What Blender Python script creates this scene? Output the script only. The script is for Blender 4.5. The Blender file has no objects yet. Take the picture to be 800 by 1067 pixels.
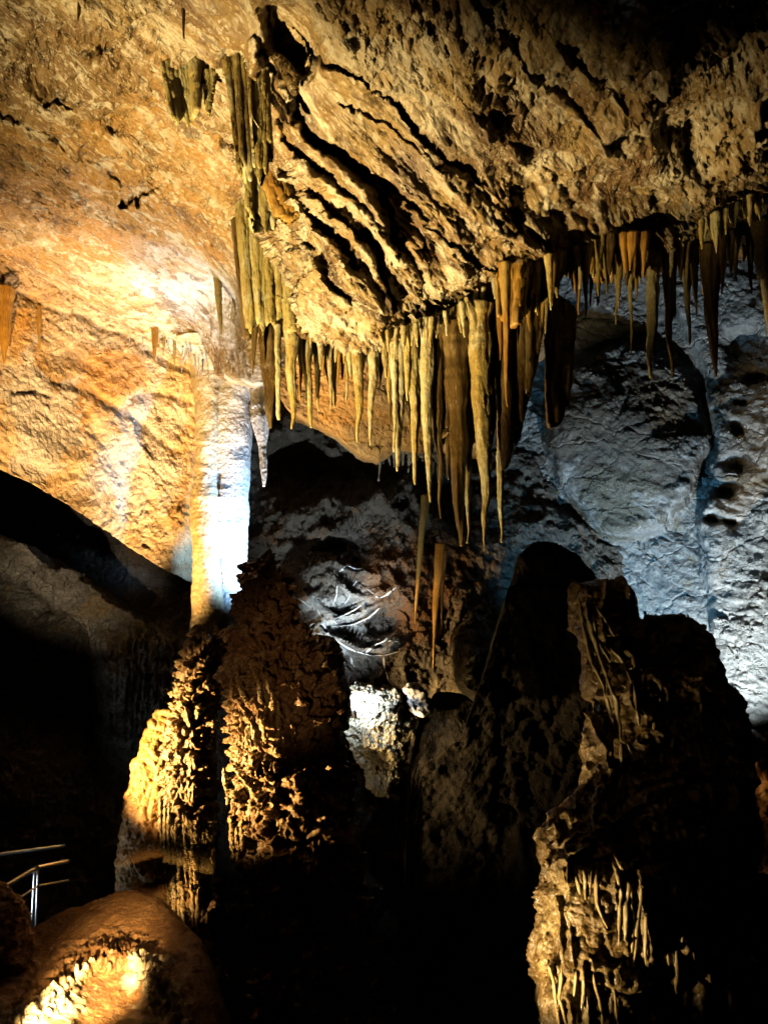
import bpy, math, random
import numpy as np
from mathutils import Vector
random.seed(7)
SC = bpy.context.scene
COL = SC.collection
R = math.radians

# ------------------------------------------------------------------ camera
F = 800.0; CX, CY = 400.0, 533.5; PITCH = R(8)
CP, SP = math.cos(PITCH), math.sin(PITCH)
EYE = 1.6
def at(px, py, Y):
    """world point that lies Y metres ahead of the viewer on the line of sight through (px,py)"""
    px = np.asarray(px, float); py = np.asarray(py, float); Y = np.asarray(Y, float)
    a = (px - CX) / F; b = (CY - py) / F
    dy = CP - b * SP; dz = SP + b * CP
    t = Y / dy
    return np.stack(np.broadcast_arrays(a * t, Y, EYE + dz * t), -1)
def pxm(py, Y):
    """metres per photo pixel at that depth"""
    b = (CY - py) / F
    return Y / (CP - b * SP) / F

cam = bpy.data.cameras.new('camera'); camo = bpy.data.objects.new('camera', cam); COL.objects.link(camo)
camo.location = (0, 0, EYE); camo.rotation_euler = (R(90) + PITCH, 0, 0)
cam.sensor_fit = 'VERTICAL'; cam.sensor_height = 32.0; cam.lens = 32.0 * F / 1067.0
cam.clip_end = 400; cam.clip_start = 0.05
SC.camera = camo

# ------------------------------------------------------------------ noise
rng = np.random.default_rng(11)
LAT = rng.random((64, 64, 64)).astype(np.float32)
def vnoise(p):
    """smooth value noise, -1..1"""
    p = p.astype(np.float32)
    i = np.floor(p).astype(np.int32); f = p - i
    f = f * f * f * (f * (f * 6 - 15) + 10)
    i &= 63; j = (i + 1) & 63
    x0, y0, z0 = i[..., 0], i[..., 1], i[..., 2]; x1, y1, z1 = j[..., 0], j[..., 1], j[..., 2]
    fx, fy, fz = f[..., 0], f[..., 1], f[..., 2]
    a = LAT[x0, y0, z0] * (1 - fx) + LAT[x1, y0, z0] * fx
    b = LAT[x0, y1, z0] * (1 - fx) + LAT[x1, y1, z0] * fx
    c = LAT[x0, y0, z1] * (1 - fx) + LAT[x1, y0, z1] * fx
    d = LAT[x0, y1, z1] * (1 - fx) + LAT[x1, y1, z1] * fx
    return ((a * (1 - fy) + b * fy) * (1 - fz) + (c * (1 - fy) + d * fy) * fz) * 2 - 1
def rot(p, s):
    a, b = 0.7 + s, 0.4 + s * 1.7
    x, y, z = p[..., 0], p[..., 1], p[..., 2]
    x, y = x * math.cos(a) - y * math.sin(a), x * math.sin(a) + y * math.cos(a)
    y, z = y * math.cos(b) - z * math.sin(b), y * math.sin(b) + z * math.cos(b)
    return np.stack([x, y, z], -1) + s * 13.7
def fbm(p, o=5, g=.5, ridge=0):
    h = 0; A = 1; T = 0
    for k in range(o):
        n = vnoise(rot(p, k * .61))
        if ridge == 1: n = 1 - 2 * np.abs(n) ** .8
        if ridge == 2: n = 2 * np.abs(n) - 1
        h = h + n * A; T += A; A *= g; p = p * 2.03
    return h / T
def warp(p, f, a):
    return p + a * np.stack([vnoise(p * f + 3.1), vnoise(p * f + 17.3), vnoise(p * f + 31.7)], -1)
def ss(a, b, x):
    t = np.clip((x - a) / (b - a), 0, 1); return t * t * (3 - 2 * t)

def polyd(px, py, pts):
    """distance to a polyline, signed side (+ = right of travel), parameter along it"""
    best = np.full(px.shape, 1e9); side = np.zeros(px.shape); tt = np.zeros(px.shape)
    n = len(pts) - 1
    for k in range(n):
        ax, ay = pts[k][:2]; bx, by = pts[k + 1][:2]
        dx, dy = bx - ax, by - ay; L2 = dx * dx + dy * dy
        t = np.clip(((px - ax) * dx + (py - ay) * dy) / L2, 0, 1)
        qx, qy = px - ax - t * dx, py - ay - t * dy
        d = np.hypot(qx, qy); m = d < best
        best = np.where(m, d, best); side = np.where(m, np.sign(dx * qy - dy * qx), side); tt = np.where(m, (k + t) / n, tt)
    return best, side, tt
def tps(ctrl):
    c = np.array(ctrl, float); X = c[:, :2] / 400.; v = c[:, 2]; n = len(c)
    def U(r): return np.where(r > 0, r * r * np.log(np.maximum(r, 1e-9)), 0)
    K = U(np.linalg.norm(X[:, None] - X[None], axis=-1)) + np.eye(n) * 1e-3
    Pm = np.hstack([np.ones((n, 1)), X]); A = np.zeros((n + 3, n + 3)); A[:n, :n] = K; A[:n, n:] = Pm; A[n:, :n] = Pm.T
    w = np.linalg.solve(A, np.concatenate([v, np.zeros(3)]))
    def f(px, py):
        px = np.asarray(px, float) / 400.; py = np.asarray(py, float) / 400.
        out = w[n] + w[n + 1] * px + w[n + 2] * py
        for k in range(n): out = out + w[k] * U(np.hypot(px - X[k, 0], py - X[k, 1]))
        return out
    return f
def curve(pts):
    xs = [p[0] for p in pts]; ys = [p[1] for p in pts]
    return lambda x: np.interp(x, xs, ys)

# ------------------------------------------------------------------ mesh helpers
def norms(P, cyc=False):
    if cyc:
        du = np.roll(P, -1, 1) - np.roll(P, 1, 1)
    else:
        du = np.gradient(P, axis=1)
    dv = np.gradient(P, axis=0)
    n = np.cross(dv, du); L = np.linalg.norm(n, axis=-1, keepdims=True)
    return n / np.maximum(L, 1e-12)
def gridmesh(P, cyc=False, caps=False):
    nv, nu = P.shape[:2]
    V = P.reshape(-1, 3); idx = np.arange(nv * nu).reshape(nv, nu)
    if cyc:
        a = idx[:-1]; b = np.roll(idx, -1, 1)[:-1]; c = np.roll(idx, -1, 1)[1:]; d = idx[1:]
    else:
        a = idx[:-1, :-1]; b = idx[:-1, 1:]; c = idx[1:, 1:]; d = idx[1:, :-1]
    Q = np.stack([a, d, c, b], -1).reshape(-1, 4)
    loops = Q.ravel(); starts = np.arange(len(Q)) * 4; tot = np.full(len(Q), 4)
    if caps and cyc:
        extra = [idx[0].copy(), idx[-1][::-1].copy()]
        for e in extra:
            starts = np.append(starts, len(loops)); tot = np.append(tot, len(e)); loops = np.append(loops, e)
    me = bpy.data.meshes.new('m')
    me.vertices.add(len(V)); me.vertices.foreach_set('co', V.astype(np.float32).ravel())
    me.loops.add(len(loops)); me.loops.foreach_set('vertex_index', loops.astype(np.int32))
    me.polygons.add(len(starts)); me.polygons.foreach_set('loop_start', starts.astype(np.int32)); me.polygons.foreach_set('loop_total', tot.astype(np.int32))
    me.polygons.foreach_set('use_smooth', np.ones(len(starts), bool))
    me.update(calc_edges=True); me.validate()
    return me
def link(name, me, mat, parent=None, base=None):
    me.name = name
    o = bpy.data.objects.new(name, me); COL.objects.link(o)
    if mat: me.materials.append(mat)
    if base is not None:
        b = Vector([float(c) for c in base])
        from mathutils import Matrix
        me.transform(Matrix.Translation(-b)); o.location = b if parent is None else b - parent.location
    elif parent is not None:
        from mathutils import Matrix
        me.transform(Matrix.Translation(-parent.location))
    if parent: o.parent = parent
    return o
def tag(o, label=None, cat=None, group=None, kind=None):
    if label: o['label'] = label
    if cat: o['category'] = cat
    if group: o['group'] = group
    if kind: o['kind'] = kind
    return o
def empty(name, loc):
    o = bpy.data.objects.new(name, None); COL.objects.link(o); o.location = [float(c) for c in loc]; o.empty_display_size = .2
    return o
def fine(a0, a1, b0, b1, s, c=14):
    """sample positions: coarse outside [b0,b1], fine inside"""
    L = [np.arange(a0, b0, c)] if a0 < b0 else []
    L.append(np.arange(b0, b1, s))
    L.append(np.arange(b1, a1 + c, c) if a1 > b1 else np.array([b1]))
    return np.concatenate(L)

# ------------------------------------------------------------------ materials
def rock(name, c1, c2, c3, c4=None, patches=(), sc=1.0, rough=(.45, .8), disp=.02, fs=1.0, stretch=(1, 1, 1), spec=.5, pit=1.0, veins=None, trans=None, crust=False, aniso=None, cracks=0, patchy=False):
    m = bpy.data.materials.new(name); m.use_nodes = True; nt = m.node_tree; N = nt.nodes; Lk = nt.links
    b = N['Principled BSDF']; out = N['Material Output']
    geo = N.new('ShaderNodeNewGeometry')
    mp = N.new('ShaderNodeMapping'); mp.inputs['Scale'].default_value = stretch; Lk.new(geo.outputs['Position'], mp.inputs['Vector'])
    V = mp.outputs['Vector']
    if aniso is not None:      # grain drawn out along the beds of the rock
        dt = N.new('ShaderNodeVectorMath'); dt.operation = 'DOT_PRODUCT'; Lk.new(V, dt.inputs[0]); dt.inputs[1].default_value = [float(x) for x in aniso]
        sc_ = N.new('ShaderNodeVectorMath'); sc_.operation = 'SCALE'; sc_.inputs[0].default_value = [float(-.6 * x) for x in aniso]; Lk.new(dt.outputs['Value'], sc_.inputs['Scale'])
        ad = N.new('ShaderNodeVectorMath'); ad.operation = 'ADD'; Lk.new(V, ad.inputs[0]); Lk.new(sc_.outputs[0], ad.inputs[1]); V = ad.outputs[0]
    def noise(s, d=4, r=.6, dist=0, v=V):
        n = N.new('ShaderNodeTexNoise'); n.inputs['Scale'].default_value = s; n.inputs['Detail'].default_value = d
        n.inputs['Roughness'].default_value = r; n.inputs['Distortion'].default_value = dist; Lk.new(v, n.inputs['Vector']); return n.outputs['Fac']
    def mr(x, a, b_, c=0, d=1):
        n = N.new('ShaderNodeMapRange'); Lk.new(x, n.inputs[0])
        n.inputs[1].default_value = a; n.inputs[2].default_value = b_; n.inputs[3].default_value = c; n.inputs[4].default_value = d; n.interpolation_type = 'SMOOTHSTEP'; return n.outputs[0]
    def mix(f, a, b_, mode='MIX'):
        n = N.new('ShaderNodeMix'); n.data_type = 'RGBA'; n.blend_type = mode
        if hasattr(f, 'links'): Lk.new(f, n.inputs[0])
        else: n.inputs[0].default_value = f
        for k, x in ((6, a), (7, b_)):
            if hasattr(x, 'links'): Lk.new(x, n.inputs[k])
            else: n.inputs[k].default_value = (*x, 1)
        return n.outputs[2]
    def math_(op, a, b_):
        n = N.new('ShaderNodeMath'); n.operation = op
        for k, x in ((0, a), (1, b_)):
            if hasattr(x, 'links'): Lk.new(x, n.inputs[k])
            else: n.inputs[k].default_value = x
        return n.outputs[0]
    c = mix(mr(noise(1.1 * sc, 5, .65, .6), .38, .62), c1, c2)
    c = mix(mr(noise(4.2 * sc, 5, .7, .4), .46, .66), c, c3)
    if c4: c = mix(mr(noise(.9 * sc, 4, .65, 1.2), .56, .68), c, c4)
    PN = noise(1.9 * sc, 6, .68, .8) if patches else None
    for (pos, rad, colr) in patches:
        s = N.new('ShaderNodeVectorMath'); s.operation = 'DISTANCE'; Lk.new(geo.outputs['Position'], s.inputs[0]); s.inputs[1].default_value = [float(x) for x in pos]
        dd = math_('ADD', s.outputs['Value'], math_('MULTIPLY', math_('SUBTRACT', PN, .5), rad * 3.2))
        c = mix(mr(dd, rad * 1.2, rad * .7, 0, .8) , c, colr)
    if crust:
        c = mix(mr(noise(2.6, 5, .72, .5), .52, .6, 0, .8), c, (.17, .09, .035))
        c = mix(mr(noise(7.5, 4, .7, .8), .53, .6, 0, .75), c, (.66, .55, .36))
        c = mix(mr(noise(5.2, 4, .7, 1.2), .58, .66, 0, .7), c, (.09, .05, .022))
    # fine grain colour variation (mineral specks, thin dirt)
    c = mix(mr(noise(26 * sc, 2, .7), .5, .72, 0, .55), c, tuple(x * .42 for x in c2))
    c = mix(mr(noise(60 * sc, 1, .6), .56, .75, 0, .4), c, tuple(min(1, x * 1.5) for x in c3))
    if veins:
        vo = noise(1.7, 4, .55, 1.5)
        va = math_('ABSOLUTE', math_('SUBTRACT', vo, .5), 0)
        c = mix(mr(va, .012, .0, 0, .8), c, veins)
    Lk.new(c, b.inputs['Base Color'])
    Lk.new(mr(noise(9 * sc, 2, .6), .3, .7, rough[0], rough[1]), b.inputs['Roughness'])
    b.inputs['Specular IOR Level'].default_value = spec
    if trans:
        b.inputs['Subsurface Weight'].default_value = trans; b.inputs['Subsurface Radius'].default_value = (.05, .025, .008); b.inputs['Subsurface Scale'].default_value = .6
    # relief
    h = math_('MULTIPLY', noise(7 * fs, 5, .62, .3), 1.6)
    vo = N.new('ShaderNodeTexVoronoi'); vo.feature = 'F1'; vo.inputs['Scale'].default_value = 13 * fs
    wv = N.new('ShaderNodeVectorMath'); wv.operation = 'ADD'; 
    wn = N.new('ShaderNodeTexNoise'); wn.inputs['Scale'].default_value = 6 * fs; wn.inputs['Detail'].default_value = 2; Lk.new(V, wn.inputs['Vector'])
    ws = N.new('ShaderNodeVectorMath'); ws.operation = 'SCALE'; ws.inputs['Scale'].default_value = .22 / fs; Lk.new(wn.outputs['Color'], ws.inputs[0])
    Lk.new(V, wv.inputs[0]); Lk.new(ws.outputs[0], wv.inputs[1]); Lk.new(wv.outputs[0], vo.inputs['Vector'])
    h = math_('ADD', h, math_('MULTIPLY', vo.outputs['Distance'], -1.1 * pit))
    h = math_('ADD', h, math_('MULTIPLY', noise(55 * fs, 2, .7), .35))
    if cracks:
        vc = N.new('ShaderNodeTexVoronoi'); vc.feature = 'DISTANCE_TO_EDGE'; vc.inputs['Scale'].default_value = cracks
        mc = N.new('ShaderNodeMapping'); mc.inputs['Rotation'].default_value = (.3, R(-34), .2); mc.inputs['Scale'].default_value = (.5, 1, 1.25)
        Lk.new(wv.outputs[0], mc.inputs['Vector']); Lk.new(mc.outputs[0], vc.inputs['Vector'])
        h = math_('ADD', h, mr(vc.outputs['Distance'], 0, .05, -.7, 0))
        vd = N.new('ShaderNodeTexVoronoi'); vd.feature = 'F1'; vd.inputs['Scale'].default_value = cracks * 1.3; Lk.new(mc.outputs[0], vd.inputs['Vector'])
        h = math_('ADD', h, math_('MULTIPLY', vd.outputs['Color'], .9))
    if patchy:
        h = math_('ADD', math_('MULTIPLY', math_('SUBTRACT', h, .55), mr(noise(1.6, 3, .6), .4, .6, .3, 1.25)), .55)
    dn = N.new('ShaderNodeDisplacement'); dn.inputs['Midlevel'].default_value = .55; dn.inputs['Scale'].default_value = disp * 2
    Lk.new(h, dn.inputs['Height']); Lk.new(dn.outputs[0], out.inputs['Displacement'])
    m.displacement_method = 'BOTH'
    return m

STR0 = np.array(at(520, 330, 6) - at(330, 90, 4.3)); STR0 = STR0 / np.linalg.norm(STR0)
CREAM = (.58, .43, .23); TAN = (.40, .24, .095); RUST = (.36, .13, .035); OCHRE = (.55, .33, .10); BROWN = (.17, .095, .04); PALE = (.72, .66, .55)
M = {}
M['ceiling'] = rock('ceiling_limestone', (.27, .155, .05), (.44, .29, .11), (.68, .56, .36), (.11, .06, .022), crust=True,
    patches=((at(195, 215, 7.2), .75, (.40, .17, .035)), (at(225, 250, 7.4), .3, (.2, .07, .02)), (at(130, 230, 7.4), 1.0, (.5, .24, .04)), (at(170, 275, 8.2), .6, (.8, .77, .74)), (at(215, 300, 8.6), .7, (.8, .76, .68)), (at(50, 170, 6.3), 1.7, (.44, .22, .045)), (at(20, 60, 5), .8, (.2, .12, .04)),  # near-white patches paint the cold lamp's bright area into the ceiling
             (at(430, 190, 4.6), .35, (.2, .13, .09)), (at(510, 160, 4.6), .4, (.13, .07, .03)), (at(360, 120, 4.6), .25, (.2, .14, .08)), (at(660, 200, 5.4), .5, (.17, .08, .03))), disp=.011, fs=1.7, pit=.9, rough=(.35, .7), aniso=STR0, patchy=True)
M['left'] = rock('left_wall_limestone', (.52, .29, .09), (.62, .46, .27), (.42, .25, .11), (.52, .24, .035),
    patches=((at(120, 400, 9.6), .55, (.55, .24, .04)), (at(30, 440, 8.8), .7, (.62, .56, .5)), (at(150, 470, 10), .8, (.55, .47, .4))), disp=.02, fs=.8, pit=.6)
M['dark'] = rock('dark_brown_limestone', (.12, .10, .075), (.07, .06, .05), (.16, .13, .1), (.17, .085, .035), disp=.03, fs=.7, pit=.5, patches=((at(360, 640, 12.2), .55, (.42, .42, .4)), (at(505, 715, 11.8), .7, (.45, .36, .22)), (at(440, 610, 12.3), .9, (.2, .09, .03))))  # first pale patch puts the lit shelf's brightness into the colour
M['shade_rock'] = rock('shade_black_rock', (.02, .017, .013), (.012, .011, .009), (.03, .025, .019), disp=.02, fs=.7, pit=.5, rough=(.8, .95), spec=.08)  # near-black colour stands in for the shade of the unlit chasm
M['grey'] = rock('grey_blue_limestone', (.34, .34, .33), (.22, .22, .215), (.44, .43, .4), (.2, .17, .12),
    patches=((at(650, 460, 13.2), 1.4, (.07, .052, .032)), (at(700, 410, 13.4), .8, (.2, .14, .08)), (at(600, 430, 13.8), .8, (.14, .12, .09)), (at(640, 520, 13.4), .7, (.10, .09, .06))), disp=.024, fs=.8, pit=.3, cracks=1.1, patchy=True, stretch=(1, 1, 1.15))
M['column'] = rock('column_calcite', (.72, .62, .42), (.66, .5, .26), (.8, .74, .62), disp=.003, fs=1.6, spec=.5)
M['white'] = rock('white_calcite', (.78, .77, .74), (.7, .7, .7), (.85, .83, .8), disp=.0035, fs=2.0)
M['flow'] = rock('brown_flowstone', (.34, .2, .085), (.26, .13, .045), (.5, .34, .17), (.2, .1, .04), disp=.009, fs=1.3, rough=(.3, .6), pit=1.6)
M['orange'] = rock('orange_flowstone', (.5, .24, .06), (.38, .16, .035), (.6, .36, .13), disp=.009, fs=1.0, rough=(.3, .6))
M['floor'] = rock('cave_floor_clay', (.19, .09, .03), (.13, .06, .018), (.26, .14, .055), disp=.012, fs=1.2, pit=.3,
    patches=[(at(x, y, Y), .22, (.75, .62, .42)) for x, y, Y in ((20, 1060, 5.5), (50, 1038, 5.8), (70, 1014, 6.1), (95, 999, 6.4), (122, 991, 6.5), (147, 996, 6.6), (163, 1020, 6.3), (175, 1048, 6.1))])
M['crust'] = rock('cream_calcite_crust', (.66, .5, .28), (.55, .38, .18), (.75, .62, .42), disp=.03, fs=2.0, pit=1.6)
M['drip'] = rock('lit_drip_calcite', (.46, .32, .13), (.34, .22, .08), (.6, .48, .28), disp=.003, fs=2, stretch=(1, 1, .3), rough=(.2, .45), pit=.4)  # lighter than the tower body: lit ridges put into the colour
M['flute'] = rock('golden_flute_calcite', (.6, .4, .16), (.46, .27, .09), (.72, .56, .32), disp=.012, fs=2, pit=1.2, rough=(.25, .5))
M['gold'] = rock('shaded_flowstone', (.2, .12, .045), (.13, .075, .025), (.34, .23, .1), (.09, .05, .02), disp=.007, fs=1.3, rough=(.2, .5), pit=1.0)  # darkened so the shade of the tower's valleys sits in the colour
M['stal'] = rock('ochre_stalactite_calcite', (.56, .42, .13), (.4, .26, .06), (.7, .6, .32), (.16, .09, .02), sc=1.8, disp=.006, fs=2.2, stretch=(1, 1, .45), trans=.3, rough=(.25, .5), pit=.4)
M['pale_stal'] = rock('pale_stalactite_calcite', (.62, .52, .25), (.46, .34, .12), (.76, .68, .46), (.2, .12, .035), sc=1.8, disp=.006, fs=2.2, stretch=(1, 1, .5), trans=.3, rough=(.25, .5), pit=.4)
M['brown_stal'] = rock('brown_drapery_calcite', (.13, .075, .02), (.07, .036, .01), (.26, .17, .06), sc=1.4, disp=.006, fs=1.8, stretch=(1, 1, .2), rough=(.25, .5), pit=.4)
M['amber'] = rock('amber_drapery_calcite', (.5, .26, .04), (.4, .18, .03), (.56, .36, .1), sc=1.6, disp=.003, fs=2.2, stretch=(1, 1, .2), rough=(.22, .45), pit=.3)
def simple(name, colr, rough=.4, metal=0, emit=None, es=0):
    m = bpy.data.materials.new(name); m.use_nodes = True; b = m.node_tree.nodes['Principled BSDF']
    n = m.node_tree.nodes.new('ShaderNodeTexNoise'); n.inputs['Scale'].default_value = 40; n.inputs['Detail'].default_value = 4
    r = m.node_tree.nodes.new('ShaderNodeMapRange'); r.inputs[3].default_value = rough * .7; r.inputs[4].default_value = min(1, rough * 1.4)
    m.node_tree.links.new(n.outputs['Fac'], r.inputs[0]); m.node_tree.links.new(r.outputs[0], b.inputs['Roughness'])
    b.inputs['Base Color'].default_value = (*colr, 1); b.inputs['Metallic'].default_value = metal
    if emit: b.inputs['Emission Color'].default_value = (*emit, 1); b.inputs['Emission Strength'].default_value = es
    return m
M['steel'] = simple('brushed_steel', (.7, .7, .7), .3, 1)
M['black'] = simple('black_lamp_housing', (.02, .02, .02), .5, .3)
M['lens_cold'] = simple('cold_lamp_lens', (.9, .95, 1), .2, 0, (.75, .88, 1), 60)
M['lens_warm'] = simple('warm_lamp_lens', (1, .9, .7), .2, 0, (1, .75, .4), 60)

# ------------------------------------------------------------------ setting: ceiling
def unit(v): return v / np.linalg.norm(v)
ceilY = tps([(-250, -300, 2.6), (100, -300, 2.4), (400, -300, 2.3), (1050, -300, 2.5),
    (-250, 100, 5.6), (0, 0, 4.3), (250, 0, 3.7), (400, 0, 3.5), (600, 0, 3.5), (800, 0, 3.8),
    (0, 150, 5.9), (150, 150, 6.2), (235, 150, 5.6), (300, 150, 4.9), (400, 150, 4.7), (600, 150, 4.8), (800, 130, 5.2), (1050, 120, 6),
    (-250, 170, 6.3), (0, 255, 7.4), (130, 330, 8.8), (220, 385, 9.7), (180, 290, 8.3), (240, 310, 8.4), (285, 270, 6.2), (300, 345, 6.3), (400, 350, 6.1), (500, 300, 6.0), (575, 270, 6.1), (700, 250, 6.4), (800, 245, 6.7), (1050, 200, 7)])
lip = curve([(-260, 120), (-100, 205), (0, 258), (60, 292), (100, 316), (140, 340), (180, 366), (215, 388), (262, 396), (282, 372), (292, 346), (320, 342), (350, 350), (400, 356), (440, 348), (475, 330), (500, 304), (540, 286), (575, 268), (600, 258), (660, 252), (720, 250), (800, 246), (1060, 225)])
STRAT = unit(at(520, 330, 6) - at(330, 90, 4.3))
CRACKS = [([(330, 52), (355, 62), (372, 68), (400, 88), (425, 105), (445, 135), (470, 160), (500, 185), (530, 215), (572, 256)], 7, .16),
          ([(318, 138), (345, 150), (380, 178), (400, 190), (430, 212), (455, 240), (490, 268), (520, 275), (572, 270)], 5, .13),
          ([(125, 215), (150, 205), (182, 188)], 6, .22)]
RIBS = [([(262, 10), (275, 40), (290, 72), (300, 100), (308, 125), (330, 150), (360, 178), (380, 200), (400, 240), (412, 262)], 9, .17),
        ([(285, 118), (296, 140), (315, 165), (345, 192), (375, 222), (400, 250), (428, 292), (432, 312)], 7, .13),
        ([(276, 150), (300, 178), (330, 208), (352, 238), (375, 262), (398, 300), (403, 322)], 6, .12),
        ([(300, 205), (320, 228), (345, 262), (372, 290), (398, 318)], 7, .14),
        ([(312, 252), (330, 275), (350, 300), (362, 322)], 5, .08),
        ([(262, 40), (268, 80), (262, 120), (272, 170), (280, 235)], 10, .16)]
BEDS = [([(400, -20), (440, 30), (500, 110), (560, 180), (600, 235)], 7, .07), ([(470, -20), (540, 60), (610, 130), (660, 190)], 8, .08), ([(350, 98), (400, 120), (450, 158), (500, 205), (545, 245)], 4, .05),
        ([(560, 20), (620, 90), (690, 140)], 8, .08), ([(20, 130), (80, 160), (130, 200)], 7, .06), ([(40, 20), (110, 60), (150, 110)], 8, .07), ([(420, 210), (460, 240), (500, 285)], 4, .05)]
def ceil_relief(px, py):
    """metres towards the viewer, from the folds and cracks that run down the ceiling"""
    h = np.zeros(px.shape)
    def oct_(z): return 4.5 * vnoise(np.stack([px / 24, py / 24, px * 0 + z], -1)) + 2.6 * vnoise(np.stack([px / 9, py / 9, px * 0 + z + 5], -1)) + 1.4 * vnoise(np.stack([px / 4, py / 4, px * 0 + z + 9], -1))
    wx = px + oct_(3.3); wy = py + oct_(19.3)
    for pts, wd, dp in RIBS + BEDS:
        d, s, t = polyd(wx, wy, pts); ww = wd * (.75 + .45 * vnoise(np.stack([t * 9, t * 0 + wd, t * 0], -1)))
        e = ss(0, .06, t) * (1 - .6 * ss(.85, 1, t))
        # asymmetric fin: raised crest, sharp shadowed gully on its lower-left/right side
        h += dp * e * np.exp(-(d / ww) ** 2)
        h -= dp * .8 * e * np.exp(-((d - ww * 1.45) / (ww * .45)) ** 2) * (s < 0) * (.45 + .55 * ss(-.3, .3, vnoise(np.stack([t * 6, t * 0 + wd * 3, t * 0], -1))))
        h -= dp * .2 * e * np.exp(-((d - ww * 1.6) / (ww * .8)) ** 2) * (s > 0)
    for pts, wd, dp in CRACKS:
        d, s, t = polyd(wx, wy, pts); ww = wd * (.7 + .5 * vnoise(np.stack([t * 11, t * 0 + wd, t * 0 + 4], -1)))
        e = ss(0, .08, t) * (1 - ss(.95, 1, t))
        h -= dp * e * np.exp(-(d / (ww * .55)) ** 4)
        h += dp * .35 * e * ss(0, ww * 2, d) * np.exp(-(d / (ww * 6)) ** 2) * (s < 0)
    # dark hollow near the top
    d = np.hypot((wx - 303) / 28, (wy - 38) / 40); h -= .75 * np.exp(-d ** 4)
    d = np.hypot((wx - 585) / 26, (wy - 300) / 22)
    # hollows over the upper drapery and by the ridge
    for cx, cy, rx, ry, dd in ((150, 40, 14, 20, .2), (48, 78, 30, 22, .16), (95, 45, 16, 12, .25), (10, 100, 18, 20, .3), (205, 108, 10, 6, .15), (120, 120, 16, 8, .15),  (200, 70, 30, 12, .1), (245, 62, 12, 16, .25), (235, 145, 22, 9, .15), (310, 195, 14, 10, .3), (60, 55, 30, 40, .35), (715, 150, 20, 40, .25), (640, 215, 60, 22, .25), (470, 320, 16, 12, .3), (700, 130, 40, 20, .2)):
        d = np.hypot((wx - cx) / rx, (wy - cy) / ry); h -= dd * np.exp(-d ** 3)
    return h
def sheet_surface(U, Vv, top, bot, Yf, roll=14, rolldir=(0, .5, .4), rollstep=.1, drop=.12, relief=None, disp=None, name='', mat=None, roll_top=0):
    """rock surface between two outlines, its lower edge turned back and up as real rock"""
    PX = np.broadcast_to(U[None], (len(Vv), len(U))).copy()
    t0 = top(U)[None]; t1 = bot(U)[None]
    PY = t0 + (t1 - t0) * Vv[:, None]
    Yd = Yf(PX, PY)
    P = at(PX, PY, Yd)
    n = norms(P); view = P - np.array([0, 0, EYE]); view /= np.linalg.norm(view, axis=-1, keepdims=True)
    sgn = np.where((n * view).sum(-1, keepdims=True) > 0, -1, 1); n = n * sgn
    if relief is not None: P = P - view * relief(PX, PY)[..., None]
    if disp is not None: P = P + n * disp(P, PX, PY)[..., None]
    rd = np.array(rolldir, float); rd /= np.linalg.norm(rd)
    if roll:
        rows = []
        for k in range(1, roll + 1):
            a = k / roll
            off = (np.array([0, 1, 0]) * (1 - a * .6) + rd * a) * rollstep * k
            q = P[-1] + off
            rows.append(q + .05 * np.stack([vnoise(q * 3), vnoise(q * 3 + 5), vnoise(q * 3 + 9)], -1) * a)
        P = np.concatenate([P, np.array(rows)], 0)
    if roll_top:
        rows = []
        for k in range(roll_top, 0, -1):
            q = P[0] + np.array([0, 1, -drop * min(1, 3 * k / roll_top)]) * rollstep * k
            rows.append(q + .06 * np.stack([vnoise(q * 3), vnoise(q * 3 + 5), vnoise(q * 3 + 9)], -1) * (k / roll_top))
        P = np.concatenate([np.array(rows), P], 0)
    o = link(name, gridmesh(P), mat); tag(o, kind='structure')
    return o, P
def ceil_disp(P, PX, PY):
    q = warp(P, .9, .25)
    q = q - .72 * (q @ STRAT)[..., None] * STRAT
    amp = .45 + .55 * np.maximum(ss(150, 330, PX + .25 * (PY - 200)), .75 * (1 - ss(130, 260, PY)))
    amp = amp * (.3 + .7 * ss(-.22, .28, fbm(P * 1.3 + 40, 3)))
    q2 = warp(P, 1.1, .12); q2 = q2 - .9 * (q2 @ STRAT)[..., None] * STRAT
    bed = fbm(q2 * 2.2 + 11, 3, .5, 1)
    smooth = np.exp(-(np.hypot((PX - 420) / 60, (PY - 185) / 32)) ** 2) + np.exp(-(np.hypot((PX - 510) / 50, (PY - 235) / 22)) ** 2)
    amp = amp * (1 - .6 * np.clip(smooth, 0, 1)) * (1 - .55 * ss(200, 330, PY) * (PX < 260))
    lf = (1 - ss(230, 300, PX)) * (1 - ss(200, 300, PY))
    h = (.15 + .12 * lf) * fbm(q * .9, 3) + lf * .10 * fbm(warp(P, 1.5, .2) * 2.3 + 3, 4, .6, 1) + amp * (.15 * fbm(q * 2.8 + 4, 4, .6, 1) + .045 * fbm(warp(q, 4, .06) * 9, 3, .6, 2) + .035 * fbm(q * 26, 2, .6, 1))
    h += .10 * bed * ss(250, 320, PX)
    # pitted popcorn edge near the hanging fringe
    e = ss(300, 345, PY) * ss(280, 310, PX) * (1 - ss(560, 600, PX))
    h += e * .05 * fbm(P * 14, 3, .6, 2)
    return h
U = fine(-260, 1060, -12, 812, 1.45, 16)
Vv = np.concatenate([np.linspace(0, .42, 30, endpoint=False), np.linspace(.42, 1, 270)])
ceil_top = lambda x: np.full(np.shape(x), -300.)
def ceilYc(px, py): return np.maximum(ceilY(px, py), 2.0)
_, PCEIL = sheet_surface(U, Vv, ceil_top, lip, ceilYc, roll=26, rolldir=(0, .6, .45), rollstep=.09, relief=ceil_relief, disp=ceil_disp, name='cave_ceiling', mat=M['ceiling'])
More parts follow.
